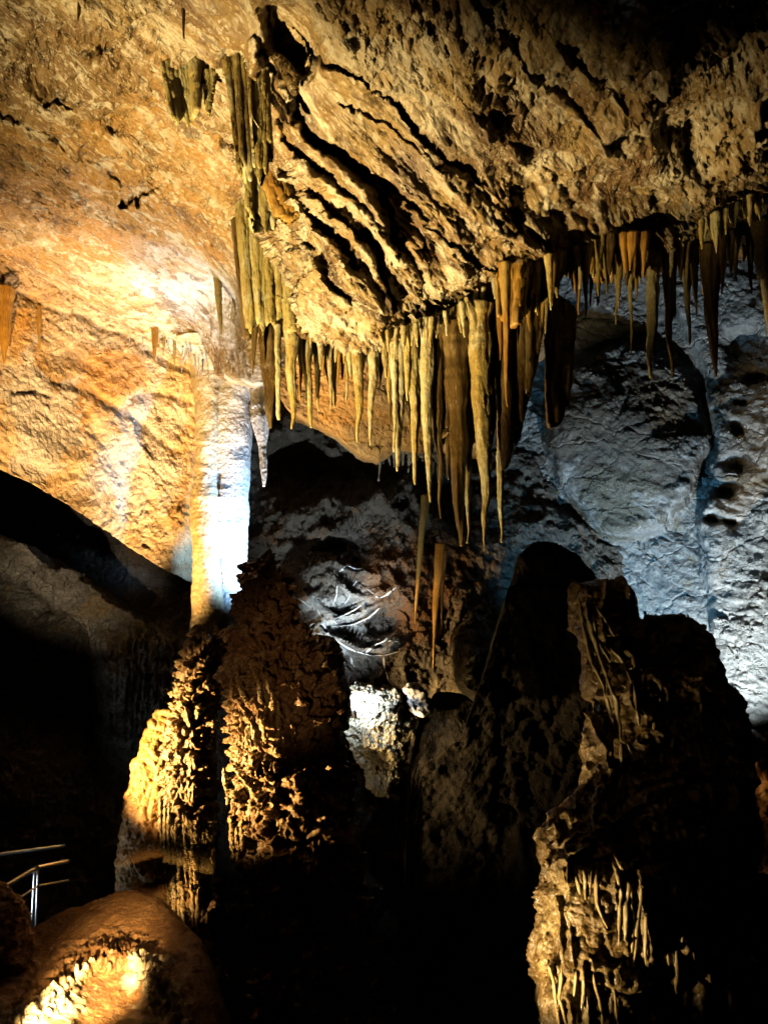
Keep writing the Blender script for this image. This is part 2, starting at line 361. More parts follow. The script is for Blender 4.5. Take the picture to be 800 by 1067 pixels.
def ceil_pt(px, py): 
    return at(px, py, ceilYc(np.float64(px), np.float64(py)))

# left wall under the crack: slopes overhead, lit warm
leftY = tps([(-260, 100, 6.6), (0, 240, 7.9), (0, 490, 8.3), (-260, 380, 7), (140, 330, 9.3), (220, 385, 10.2), (300, 360, 11), (100, 540, 9.6), (200, 600, 11.2), (290, 640, 12), (100, 430, 9.2), (200, 480, 10.7), (300, 480, 11.8), (60, 380, 8.8)])
ltop = curve([(-260, 80), (0, 222), (60, 255), (140, 300), (215, 350), (320, 380)])
lbot = curve([(-260, 370), (0, 489), (30, 503), (60, 521), (100, 548), (130, 568), (165, 590), (200, 607), (260, 650), (320, 680)])
def left_relief(px, py):
    h = np.zeros(px.shape)
    wy = py + 5 * vnoise(np.stack([px / 30, py / 30, px * 0 + 2], -1)); wx = px + 5 * vnoise(np.stack([px / 25, py / 25, px * 0 + 8], -1))
    for pts, wd, dp in (([(60, 400), (110, 415), (150, 440), (185, 470)], 6, .12), ([(0, 455), (60, 470), (120, 500), (200, 560)], 14, -.12), ([(130, 420), (160, 410), (205, 425)], 5, .1),
                        ([(12, 408), (35, 404), (50, 415)], 3, .15), ([(0, 300), (60, 322), (130, 350), (215, 395)], 4, .08), ([(140, 440), (160, 500), (180, 560)], 5, -.1), ([(85, 420), (130, 500), (150, 570)], 5, .08)):
        d, s, t = polyd(wx, wy, pts); h -= dp * .5 * np.exp(-(d / wd) ** 2)
    return h
def left_disp(P, PX, PY):
    q = warp(P, .8, .3); q = q - .5 * (q @ STRAT)[..., None] * STRAT
    return .18 * fbm(q * .8, 3) + .04 * fbm(q * 2.2, 4, .55, 1) * (.4 + .6 * ss(420, 500, PY)) + .02 * fbm(P * 9, 3, .6, 2)
U = fine(-260, 232, -10, 232, 1.5, 16); Vv = np.linspace(0, 1, 190)
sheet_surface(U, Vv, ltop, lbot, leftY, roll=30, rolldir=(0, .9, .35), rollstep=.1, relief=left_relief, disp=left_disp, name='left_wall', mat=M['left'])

# ledge and fluted curtains, left middle
ledY = tps([(-260, 420, 9.2), (0, 558, 9.6), (130, 645, 10.8), (200, 655, 11.6), (260, 680, 12), (0, 800, 10.4), (120, 800, 11.6), (200, 900, 12), (-260, 900, 10), (60, 660, 11.0), (40, 720, 11.4), (0, 1250, 9.5), (260, 1250, 10), (100, 700, 10.9), (170, 700, 11.5)])
ledtop = curve([(-260, 440), (-60, 530), (0, 556), (25, 566), (50, 583), (75, 592), (100, 612), (120, 628), (135, 640), (165, 655), (200, 668), (260, 690)])
ledbot = lambda x: np.full(np.shape(x), 1250.)
def led_relief(px, py):
    h = np.zeros(px.shape)
    # undercut under the rim on the left
    rim = ledtop(px) + 34
    h -= .9 * ss(rim, rim + 22, py) * (1 - ss(80, 120, px)) * (1 - ss(720, 800, py) * .8)
    # fluted curtain
    m = ss(92, 108, px) * (1 - ss(186, 196, px)) * ss(650, 668, py) * (1 - ss(760, 785, py))
    w = px + 1.5 * vnoise(np.stack([px / 9, py / 60, px * 0], -1))
    h += m * (.14 * np.abs(np.sin(w * .42 + np.sin(w * .13) * 2)) ** .6 + .09 * np.abs(np.sin(w * 1.1 + 1)) + .1)
    # lumpy mass with hanging tips
    d = np.hypot((px - 100) / 22, (py - 680) / 30); h += .35 * np.exp(-d ** 4)
    d = np.hypot((px - 47) / 16, (py - 648 + (px - 47) * .3) / 5); h += .45 * np.exp(-d ** 2)
    return h
def led_disp(P, PX, PY):
    q = warp(P, 1, .3)
    band = np.exp(-((PY - ledtop(PX) - 18) / 26) ** 2)
    st = P * np.array([6., 6., 1.2])
    return .2 * fbm(q * .8, 3) + .09 * fbm(q * 2.8, 4, .6, 1) + .05 * band * fbm(st, 3, .6, 1) + .03 * fbm(P * 9, 3, .6, 2)
U = fine(-260, 262, -10, 262, 1.5, 16); Vv = np.concatenate([np.linspace(0, .5, 200, endpoint=False), np.linspace(.5, 1, 60)])
sheet_surface(U, Vv, ledtop, ledbot, ledY, roll=0, roll_top=26, rollstep=.09, relief=led_relief, disp=led_disp, name='left_ledge_wall', mat=rock('ledge_limestone', (.17, .145, .105), (.10, .08, .055), (.3, .26, .19), (.2, .13, .05), disp=.025, fs=.9))

# dark rock behind, full width
backY = tps([(-400, 300, 13), (0, 450, 13), (250, 400, 13.5), (300, 430, 13), (400, 440, 14), (560, 400, 15), (300, 600, 12.2), (400, 620, 12.4), (480, 560, 13), (560, 700, 12.6), (300, 800, 11.4), (400, 800, 11.6), (560, 900, 11.6), (-400, 1200, 13), (1000, 1200, 13), (1000, 300, 18), (400, 1250, 11), (0, 800, 13.4)])
def back_relief(px, py):
    h = np.zeros(px.shape)
    wy = py + 7 * vnoise(np.stack([px / 40, py / 40, px * 0 + 2], -1)); wx = px + 7 * vnoise(np.stack([px / 35, py / 35, px * 0 + 8], -1))
    # blocky shelf lit cold from below (left centre)
    for pts, wd, dp in (([(318, 598), (345, 588), (375, 596), (392, 602)], 6, .35), ([(355, 610), (385, 622), (412, 612)], 4, .35), ([(296, 628), (325, 626), (345, 640)], 4, .3),
                        ([(322, 655), (345, 662), (372, 680), (400, 684), (416, 672)], 5, .5), ([(330, 650), (360, 636), (395, 632)], 3, .25), ([(362, 690), (372, 705), (366, 725)], 3, .25),
                        ([(345, 470), (390, 520), (430, 560)], 12, .5), ([(300, 440), (330, 430), (370, 450), (410, 480), (440, 530)], 14, .6), ([(305, 540), (340, 530), (370, 540)], 8, .35),
                        ([(440, 470), (455, 520), (460, 560)], 8, .4)):
        d, s, t = polyd(wx, wy, pts); h += dp * .6 * np.exp(-d / wd)
    # recesses
    for cx, cy, rx, ry, dd in ((310, 490, 30, 26, 1.2), (350, 500, 40, 22, .6), (400, 655, 22, 18, .5), (470, 520, 20, 22, .8), (350, 575, 25, 10, .5)):
        d = np.hypot((wx - cx) / rx, (wy - cy) / ry); h -= dd * np.exp(-d ** 3)
    # slab that catches warm light (right centre)
    d = np.hypot((wx - 508 + (wy - 715) * -.25) / 30, (wy - 715) / 62); h += .9 * np.exp(-d ** 4)
    return h
def back_disp(P, PX, PY):
    q = warp(P, .7, .4)
    return .3 * fbm(q * .7, 3) + .22 * fbm(q * 1.7, 5, .6, 1) + .05 * fbm(warp(P, 3, .1) * 5, 4, .6, 1) + .02 * fbm(P * 16, 2, .6, 2)
U = fine(-400, 1000, 225, 640, 1.5, 16); Vv = np.concatenate([np.linspace(0, .6, 330, endpoint=False), np.linspace(.6, 1, 60)])
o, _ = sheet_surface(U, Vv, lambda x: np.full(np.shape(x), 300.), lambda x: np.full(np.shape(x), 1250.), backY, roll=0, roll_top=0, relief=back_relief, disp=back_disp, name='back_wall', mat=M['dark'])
M['dark'].node_tree  # shared

# far part of the ceiling, seen through the gap behind the hanging row
fcY = tps([(250, 340, 10.2), (290, 395, 10.4), (380, 470, 11.2), (440, 455, 11.4), (520, 400, 11.5), (600, 340, 11.6), (400, 340, 10.0), (520, 300, 10.4)])
fcbot = curve([(238, 388), (262, 392), (285, 402), (300, 425), (325, 437), (350, 452), (372, 470), (392, 474), (415, 462), (440, 466), (470, 440), (500, 420), (540, 380), (600, 345)])
U = fine(238, 590, 238, 590, 1.6, 16); Vv = np.linspace(0, 1, 110)
sheet_surface(U, Vv, lambda x: np.full(np.shape(x), 318.), fcbot, fcY, roll=24, rolldir=(0, .9, .3), rollstep=.09, disp=left_disp, name='far_ceiling', mat=M['left'])

# right back wall, grey-blue
rwY0 = tps([(480, 300, 13.5), (520, 560, 12.4), (500, 760, 12), (560, 340, 13.4), (620, 320, 13), (640, 440, 12.2), (600, 560, 12.4), (560, 640, 12), (700, 320, 12.6), (735, 420, 12.2), (780, 320, 12), (800, 450, 10.8), (760, 500, 11.2), (745, 600, 11), (800, 700, 10), (700, 700, 11), (740, 780, 10.4), (640, 700, 11.6), (1060, 300, 10.5), (1060, 700, 8.5), (1060, 1000, 8), (600, 1000, 11)])
rwY = lambda x, y: rwY0(x, y) + 1.6
def rw_relief(px, py):
    h = np.zeros(px.shape)
    wy = py + 6 * vnoise(np.stack([px / 40, py / 40, px * 0 + 2], -1)); wx = px + 6 * vnoise(np.stack([px / 35, py / 35, px * 0 + 8], -1))
    # rounded brownish facet
    d = np.hypot((wx - 655) / 85, (wy - 455) / 105); h += .7 * (1 - ss(.85, 1.05, d)) * (1 - .35 * d)
    # buttress on the right, standing proud along a stepped edge
    ex = curve([(300, 690), (360, 722), (420, 738), (500, 748), (545, 728), (600, 737), (660, 737), (720, 745)])
    edge = np.interp(wy, [300, 360, 420, 500, 545, 600, 660, 720, 800], [690, 722, 736, 746, 727, 736, 737, 745, 760])
    h += .55 * ss(-3, 7, wx - edge)
    # dark holes down the buttress
    for cx, cy, rx, ry in ((775, 365, 22, 22), (768, 450, 9, 7), (765, 480, 13, 9), (757, 505, 11, 8), (745, 540, 8, 7), (762, 545, 7, 6), (790, 395, 12, 9), (775, 420, 8, 5)):
        d = np.hypot((wx - cx) / rx, (wy - cy) / ry); h -= .5 * np.exp(-d ** 3)
    # strata lines running down to the right
    ph = (wy - .42 * wx) / 17 + 1.6 * vnoise(np.stack([wx / 70, wy / 50, wx * 0 + 5], -1))
    f = ph - np.floor(ph); m = ss(490, 560, wy) * (wx < edge) + .45 * (wx >= edge) + .3
    h += .045 * m * (f ** 2 - .3) * ss(1, .9, f)
    return h
def rw_disp(P, PX, PY):
    q = warp(P, .8, .3); d = unit(np.array([.8, -.2, -.55])); q = q - .65 * (q @ d)[..., None] * d
    return .16 * fbm(q * .9, 3) + .05 * fbm(q * 2.0, 5, .6, 1) + .03 * fbm(P * 5, 4, .6, 2)
rwtop = curve([(480, 300), (1060, 280)])
U = fine(500, 1060, 520, 812, 1.35, 16); Vv = np.concatenate([np.linspace(0, .7, 380, endpoint=False), np.linspace(.7, 1, 40)])
sheet_surface(U, Vv, lambda x: np.full(np.shape(x), 270.), lambda x: np.full(np.shape(x), 1000.), rwY, roll=0, relief=rw_relief, disp=rw_disp, name='right_back_wall', mat=M['grey'])

# centre block standing before the right wall: nearly black
cbY = tps([(430, 700, 10.2), (520, 570, 10.6), (600, 570, 10.2), (660, 640, 10), (440, 900, 9.6), (600, 900, 9), (680, 900, 9), (500, 1250, 8), (700, 1250, 8), (800, 800, 9), (900, 900, 8.5)])
cbtop = curve([(425, 900), (440, 760), (452, 735), (470, 728), (500, 740), (512, 760), (545, 790), (556, 640), (575, 600), (600, 600), (640, 610), (660, 660), (720, 700), (760, 765), (785, 775), (820, 790), (900, 820)])
cbtop = curve([(415, 1000), (428, 800), (440, 745), (455, 722), (480, 722), (505, 742), (520, 790), (560, 800), (620, 790), (700, 790), (760, 772), (785, 772), (820, 780), (900, 800)])
def cb_disp(P, PX, PY):
    q = warp(P, .8, .3); return .2 * fbm(q * .9, 3) + .12 * fbm(q * 2.4, 4, .6, 1) + .03 * fbm(P * 9, 2, .6, 2)
U = fine(415, 900, 415, 812, 3, 16); Vv = np.linspace(0, 1, 140)
sheet_surface(U, Vv, cbtop, lambda x: np.full(np.shape(x), 1250.), cbY, roll=0, roll_top=16, rollstep=.12, drop=1.1, disp=cb_disp, name='chasm_wall', mat=M['shade_rock'])
# dark shoulder of rock between the back wall and the right wall
shY = tps([(540, 560, 9.8), (620, 590, 9.6), (480, 700, 9.8), (600, 900, 9.2), (700, 900, 9.2), (540, 1100, 8.8)])
shtop = curve([(440, 800), (480, 770), (505, 700), (528, 620), (540, 580), (556, 566), (580, 566), (600, 578), (618, 600), (640, 640), (665, 690), (700, 740)])
U = fine(440, 700, 440, 700, 2, 16); Vv = np.linspace(0, 1, 160)
sheet_surface(U, Vv, shtop, lambda x: np.full(np.shape(x), 1150.), shY, roll=0, roll_top=6, rollstep=.12, drop=.6, disp=cb_disp, name='dark_rock_wall', mat=M['shade_rock'])

# floor of the chamber, far below
g = np.linspace(-26, 26, 160); gy = np.linspace(-6, 34, 160)
X, Yg = np.meshgrid(g, gy); Pf = np.stack([X, Yg, X * 0], -1)
Pf[..., 2] = -5.2 + .6 * fbm(Pf * .35 + 2, 5)
tag(link('cave_floor', gridmesh(Pf[::-1]), M['floor']), kind='structure')
# far enclosing rock, closes the chamber behind everything
th = np.linspace(0, 2 * math.pi, 240, endpoint=False); zz = np.linspace(-7, 16, 90)
T, Z = np.meshgrid(th, zz); rr = 24 - 20 * ss(8, 16, Z)
Ps = np.stack([rr * np.cos(T), 9 + rr * np.sin(T), Z], -1)
Ps += (norms(Ps, True) * (1.3 * fbm(Ps * .3, 5, .55, 1))[..., None])
tag(link('outer_cave_wall', gridmesh(Ps, True, True), M['dark']), kind='structure')

# ------------------------------------------------------------------ foreground mound, bottom left
mdtop = curve([(-300, 930), (0, 985), (25, 974), (45, 962), (70, 950), (100, 940), (130, 932), (165, 938), (185, 955), (205, 985), (222, 1030), (240, 1085), (262, 1200)])
mdY = tps([(-300, 930, 7.4), (0, 985, 7.2), (100, 940, 7.8), (180, 950, 7.4), (240, 1085, 6.4), (262, 1200, 5.8), (0, 1070, 5.4), (100, 1040, 6.1), (180, 1060, 6.1), (0, 1300, 4), (200, 1300, 4.6), (-300, 1300, 3.8)])
RIMC = [(0, 1075), (30, 1055), (58, 1032), (72, 1012), (92, 1000), (118, 990), (145, 994), (160, 1012), (168, 1035), (182, 1062), (186, 1090)]
def md_relief(px, py):
    wy = py + 4 * vnoise(np.stack([px / 14, py / 14, px * 0 + 2], -1)); wx = px + 4 * vnoise(np.stack([px / 14, py / 14, px * 0 + 8], -1))
    d, s, t = polyd(wx, wy, RIMC)
    h = .13 * np.exp(-(d / 12) ** 2)
    h += np.exp(-(d / 13) ** 2) * .10 * np.abs(vnoise(np.stack([px / 5, py / 8, px * 0 + 6], -1)))
    d = np.hypot((wx - 118) / 42, (wy - 1050) / 42); h -= .3 * np.exp(-d ** 4)
    return h
def md_disp(P, PX, PY):
    q = warp(P, 1, .2); d, s, t = polyd(PX, PY, RIMC); c = np.exp(-(d / 18) ** 2)
    return .07 * fbm(q * 1.3, 3) + .02 * fbm(q * 6, 3, .6) + c * (.05 * fbm(P * 12, 2, .6, 2) + .03 * fbm(P * 26, 2, .6, 2))
U = fine(-300, 262, -10, 262, 1.2, 14); Vv = np.linspace(0, 1, 240)
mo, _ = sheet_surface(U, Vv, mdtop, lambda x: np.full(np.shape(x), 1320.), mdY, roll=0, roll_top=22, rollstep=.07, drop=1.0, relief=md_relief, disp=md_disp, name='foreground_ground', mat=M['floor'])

# ------------------------------------------------------------------ lofted bodies of rock
def loft(name, rows, mat, nu=220, nv=260, thick=.8, disp=None, parent=None, base=True, seed=0, tip=False):
    """closed body from silhouette rows (py, x left, x right, depth)"""
    rows = sorted(rows); ys = np.array([r[0] for r in rows], float)
    py = np.linspace(ys[0], ys[-1], nv)
    xl = np.interp(py, ys, [r[1] for r in rows]); xr = np.interp(py, ys, [r[2] for r in rows]); Yd = np.interp(py, ys, [r[3] for r in rows])
    k = np.array([.25, .5, .25])
    for _ in range(3):
        for a in (xl, xr, Yd): a[1:-1] = np.convolve(a, k, 'valid')
    C = at((xl + xr) / 2, py, Yd); rad = (xr - xl) / 2 * pxm(py, Yd)
    th = np.linspace(0, 2 * math.pi, nu, endpoint=False)
    P = np.stack([C[:, 0:1] + rad[:, None] * np.cos(th), C[:, 1:2] + rad[:, None] * thick * np.sin(th), np.broadcast_to(C[:, 2:3], (nv, nu))], -1)
    n = norms(P, True)
    out = np.stack([np.cos(th), np.sin(th), th * 0], -1)[None]
    n = n * np.where((n * out).sum(-1, keepdims=True) < 0, -1, 1)
    if disp is not None:
        S = np.minimum(1, rad / .06)[:, None]
        P = P + n * (disp(P, th[None] + py[:, None] * 0, py[:, None] + th[None] * 0) * S)[..., None]
    me = gridmesh(P, True, True)
    o = link(name, me, mat, parent, base=None if (parent is not None or not base) else (C[-1, 0], C[-1, 1], P[..., 2].min()))
    return o
def flow_disp(A=1., tier=.45, fl=9., seed=0., pop=1., drip=1.):
    def f(P, th, py):
        q = warp(P + seed, 1.2, .18)
        z = q[..., 2] + .35 * vnoise(q * np.array([1.6, 1.6, .4])) 
        ph = z / tier; fr = ph - np.floor(ph)                      # 0 bottom lip .. 1 top
        lobe = (1 - fr) ** 1.2 * ss(0, .10, fr)
        amp = .5 + .5 * vnoise(q * np.array([2.2, 2.2, .8]) + 9)
        fx = vnoise(warp(P, 3, .05) * np.array([fl, fl, .9]) + 5 + seed); flute = (1 - np.abs(fx)) ** 3
        fx2 = vnoise(P * np.array([fl * 2.2, fl * 2.2, 2.0]) + 15 + seed); flute2 = (1 - np.abs(fx2)) ** 2
        bil = fbm(warp(P, 4, .05) * 8.5, 2, .5, 2)
        return A * (.12 * lobe * amp + drip * (.055 * flute + .025 * flute2) + .075 * pop * bil + .1 * fbm(q * 1.6, 2))
    return f

# the tall column
col = empty('calcite_column', at(231, 664, 9.8)); tag(col, 'tall floor-to-ceiling column, lit golden on its left and blue-white on its right', 'column')
def col_disp(P, th, py):
    r = P * np.array([1.5, 1.5, 9]); return .005 * fbm(r, 2, .5, 1) + .007 * fbm(P * 13, 2, .5, 2) + .03 * vnoise(P * 2) + .022 * vnoise(P * 4.7 + 3)
loft('warm_lit_shaft', [(364, 176, 262, 9.9), (374, 192, 246, 9.87), (390, 201, 236, 9.85), (420, 204, 234, 9.85), (500, 201, 233, 9.85), (560, 200, 234, 9.85), (600, 200, 236, 9.85), (640, 200, 238, 9.85), (658, 198, 241, 9.85), (674, 193, 246, 9.85)], M['column'], 150, 300, 1.1, col_disp, col)  # cream half here, white half below: warm and cold light put into colour
loft('cold_lit_shaft', [(364, 196, 296, 9.98), (374, 206, 282, 9.97), (390, 211, 266, 9.95), (420, 213, 262, 9.92), (500, 211, 260, 9.92), (560, 210, 258, 9.92), (620, 212, 257, 9.92), (660, 214, 257, 9.92), (690, 214, 256, 9.95)], M['white'], 150, 300, .7, col_disp, col)
def T(name, rows, mat, label, cat, **k):
    o = loft(name, rows, mat, **k); return tag(o, label, cat, k.get('group'))
T('flowstone_pedestal', [(650, 206, 234, 9.7), (660, 197, 240, 9.6), (690, 187, 236, 9.5), (730, 179, 232, 9.4), (770, 172, 228, 9.3), (820, 168, 226, 9.2), (870, 176, 224, 9.1), (920, 181, 222, 9.0), (965, 184, 220, 8.9), (1010, 190, 214, 8.9)],
  M['flow'], 'knobbly brown flowstone pedestal under the tall column, its left edge blazing gold', 'flowstone', nu=300, nv=420, thick=.8, disp=flow_disp(.55, .3, 8, 1.3, 2.1, .9))
T('stalagmite', [(583, 262, 276, 8.3), (590, 255, 292, 8.3), (600, 251, 300, 8.3), (620, 247, 302, 8.3), (640, 244, 306, 8.3), (665, 238, 322, 8.3), (700, 240, 338, 8.2), (740, 240, 350, 8.1), (790, 242, 360, 8.0), (840, 246, 366, 7.9), (890, 250, 372, 7.8), (930, 258, 380, 7.8), (1000, 268, 390, 7.7), (1200, 262, 420, 7.6)],
  M['flow'], 'large dark knobbly stalagmite right of the column, with orange-lit drips on its left flank', 'stalagmite', nu=420, nv=560, thick=.75, disp=flow_disp(.75, .34, 7, 4.7, 2.2, 1.0))
T('flowstone_mound', [(740, 165, 185, 9.9), (765, 152, 190, 9.8), (800, 140, 196, 9.7), (840, 130, 200, 9.6), (880, 124, 200, 9.5), (930, 122, 200, 9.4), (960, 120, 205, 9.4), (1000, 118, 210, 9.3)],
  M['orange'], 'glowing orange flowstone mound leaning against the left of the pedestal', 'flowstone', nu=220, nv=240, thick=.8, disp=flow_disp(.45, .3, 6, 8.8, .9, .6))

# right hand formation
rf = empty('flowstone_tower', at(670, 1060, 6.4)); tag(rf, 'dark spiky flowstone tower at the lower right, edged with thin golden drip ridges', 'flowstone')
rd = flow_disp(.55, .6, 8, 21.3, .5, 2.6)
loft('leaning_shaft', [(612, 606, 636, 6.9), (618, 601, 648, 6.9), (640, 603, 656, 6.9), (680, 612, 668, 6.8), (720, 622, 690, 6.7), (760, 630, 700, 6.6), (800, 632, 710, 6.5), (860, 630, 720, 6.4)], M['gold'], 240, 360, .8, rd, rf)
loft('main_body', [(648, 692, 712, 7.0), (656, 668, 722, 7.0), (668, 655, 732, 7.0), (700, 648, 742, 6.9), (722, 640, 752, 6.8), (735, 634, 762, 6.8), (770, 628, 772, 6.7), (820, 612, 775, 6.5), (870, 600, 772, 6.4), (940, 592, 770, 6.3), (1020, 600, 775, 6.2), (1200, 600, 790, 6.0)], M['gold'], 420, 520, .6, rd, rf)
loft('side_shaft', [(745, 622, 634, 6.6), (760, 616, 638, 6.6), (800, 610, 640, 6.5), (840, 604, 642, 6.4), (870, 590, 645, 6.4)], M['gold'], 140, 160, .8, rd, rf)
loft('lower_tier', [(842, 600, 620, 6.3), (850, 582, 634, 6.25), (870, 572, 660, 6.2), (900, 570, 690, 6.1), (940, 574, 710, 6.05), (960, 580, 716, 6.05), (1000, 600, 716, 6.1)], M['gold'], 300, 260, .75, flow_disp(.5, .5, 9, 31.3, .7, 2.4), rf)
loft('foot_tier', [(905, 580, 606, 6.1), (925, 570, 624, 6.05), (960, 562, 640, 6.0), (1000, 560, 660, 5.95), (1060, 566, 680, 5.9), (1180, 570, 700, 5.8)], M['gold'], 260, 240, .8, flow_disp(.5, .5, 9, 41.3, .7, 2.2), rf)
for cx, y0, y1, w in ((672, 637, 668, 4), (661, 652, 680, 3), (716, 640, 670, 4), (690, 646, 668, 4), (730, 664, 690, 3)):
    loft('spike', [(y0, cx - .8, cx + .8, 7), (y0 + 8, cx - w * .5, cx + w * .5, 7), (y1, cx - w * 1.6, cx + w * 1.6, 7)], M['gold'], 24, 40, 1, flow_disp(.15), rf)

# boulders
def blob(P, th, py): return .10 * fbm(P * 2.2, 4, .55, 1) + .03 * fbm(P * 11, 3, .6, 2)
T('boulder', [(712, 378, 400, 9.9), (718, 366, 420, 9.9), (735, 362, 428, 9.9), (760, 362, 430, 9.9), (780, 370, 425, 9.9), (800, 380, 415, 9.9), (830, 390, 412, 9.9)], rock('pale_boulder', (.55, .5, .36), (.4, .36, .25), (.66, .62, .5), disp=.014, fs=1.6, pit=1.4), 'pale pitted boulder lit blinding white by the floodlight beside it', 'boulder', nu=160, nv=120, thick=.7, disp=blob)
T('broken_stalagmite_piece', [(712, 426, 434, 9.7), (720, 422, 440, 9.7), (735, 424, 444, 9.7), (745, 432, 446, 9.7)], M['white'], 'small white broken calcite block right of the pale boulder', 'rock', nu=60, nv=50, thick=.8, disp=lambda P, t, y: .09 * fbm(P * 4, 3, .6, 1))
T('boulder', [(915, -30, -10, 6.6), (930, -40, 8, 6.6), (955, -50, 20, 6.6), (985, -50, 24, 6.6), (1010, -50, 20, 6.6)], M['floor'], 'rounded brown boulder at the left edge below the handrail', 'boulder', nu=100, nv=80, thick=.9, disp=blob)
T('boulder', [(765, 762, 785, 8.6), (775, 758, 800, 8.6), (800, 756, 825, 8.5), (850, 760, 850, 8.4), (900, 760, 850, 8.4)], M['orange'], 'brown boulder at the right edge behind the spiky tower', 'boulder', nu=120, nv=90, thick=.9, disp=blob)
T('flowstone_lobe', [(660, 330, 340, 9.0), (668, 322, 352, 9), (690, 320, 358, 9), (720, 326, 360, 9), (760, 330, 362, 9)], M['flow'], 'rounded brown flowstone lobe behind the large stalagmite, under the cold lit ledge', 'flowstone', nu=120, nv=100, thick=.8, disp=flow_disp(.5))

# ------------------------------------------------------------------ stalactites and draperies
def root_depth(x, y):
    return float(ceilYc(np.float64(x), np.float64(y)))
def stal(name, x0, y0, x1, y1, w, Y, mat, label, cat='stalactite', group=None, thick=.9, shape='cone', lump=1., y_in=12, seed=0, parent=None):
    """hanging calcite: (x0,y0) root, (x1,y1) tip, w = width in photo pixels at the root"""
    L = y1 - y0; n = max(24, int((L + y_in) / 1.6)); nu = 20 if w < 10 else (36 if w < 24 else 64)
    t = np.linspace(-y_in / L, 1, n); tc = np.clip(t, 0, 1)
    sd = (x0 * 13.1 + y1 * 7.7) % 50
    if shape == 'cone': r = .93 * (1 - tc) ** .62 * (1 - .35 * tc) + .07
    elif shape == 'long': r = (1 - tc ** 2.2) * (1 - .35 * tc) * .9 + .1
    elif shape == 'blunt': r = (1 - .45 * tc) * np.sqrt(np.clip(1 - ((tc - .93) / .07).clip(0, 1) ** 2, 0.02, 1))
    elif shape == 'straw': r = np.where(tc < .97, 1 - .2 * tc, .6)
    elif shape == 'drape': r = (1 - tc) ** .85 * .9 + .1 * (1 - tc ** 4) + .015
    r = r * (1 + .11 * lump * vnoise(np.stack([t * L / 26 + sd, t * 0, t * 0], -1)) + .035 * lump * vnoise(np.stack([t * L / 6 + sd, t * 0 + 3, t * 0], -1)))
    r = r * (1 + .15 * np.clip(-t * L / y_in, 0, 1))
    px = x0 + (x1 - x0) * t + (1.4 + w * .015) * vnoise(np.stack([t * L / 34 + sd + 9, t * 0, t * 0], -1)) * (.4 + tc) * 1.3
    py = y0 + L * t; C = at(px, py, Y); C[:, 1] += 0
    rad = np.maximum(r * w / 2 * pxm(py, Y), .0022)
    th = np.linspace(0, 2 * math.pi, nu, endpoint=False)
    c, s = np.cos(th)[None], np.sin(th)[None]
    fl = 1 + .10 * lump * vnoise(np.stack([c * 2.2 + sd + 0 * t[:, None], s * 2.2 + 0 * t[:, None], t[:, None] * L / 30 + 0 * c], -1))
    fl += .13 * lump * (1 - np.abs(vnoise(np.stack([c * 3.6 + sd + 7 + 0 * t[:, None], s * 3.6 + 0 * t[:, None], t[:, None] * L / 90 + 0 * c], -1)))) ** 2
    P = np.stack([C[:, 0:1] + rad[:, None] * c * fl, C[:, 1:2] + rad[:, None] * thick * s * fl, C[:, 2:3] + 0 * c], -1)
    base = C[0]
    return tag(link(name, gridmesh(P, True, True), mat, parent, base=base), label, cat, group)
S, PS, BS, AM = M['stal'], M['pale_stal'], M['brown_stal'], M['amber']
A_, B_ = 'stalactites in the central row under the ceiling lip', 'stalactites under the right part of the ceiling lip'
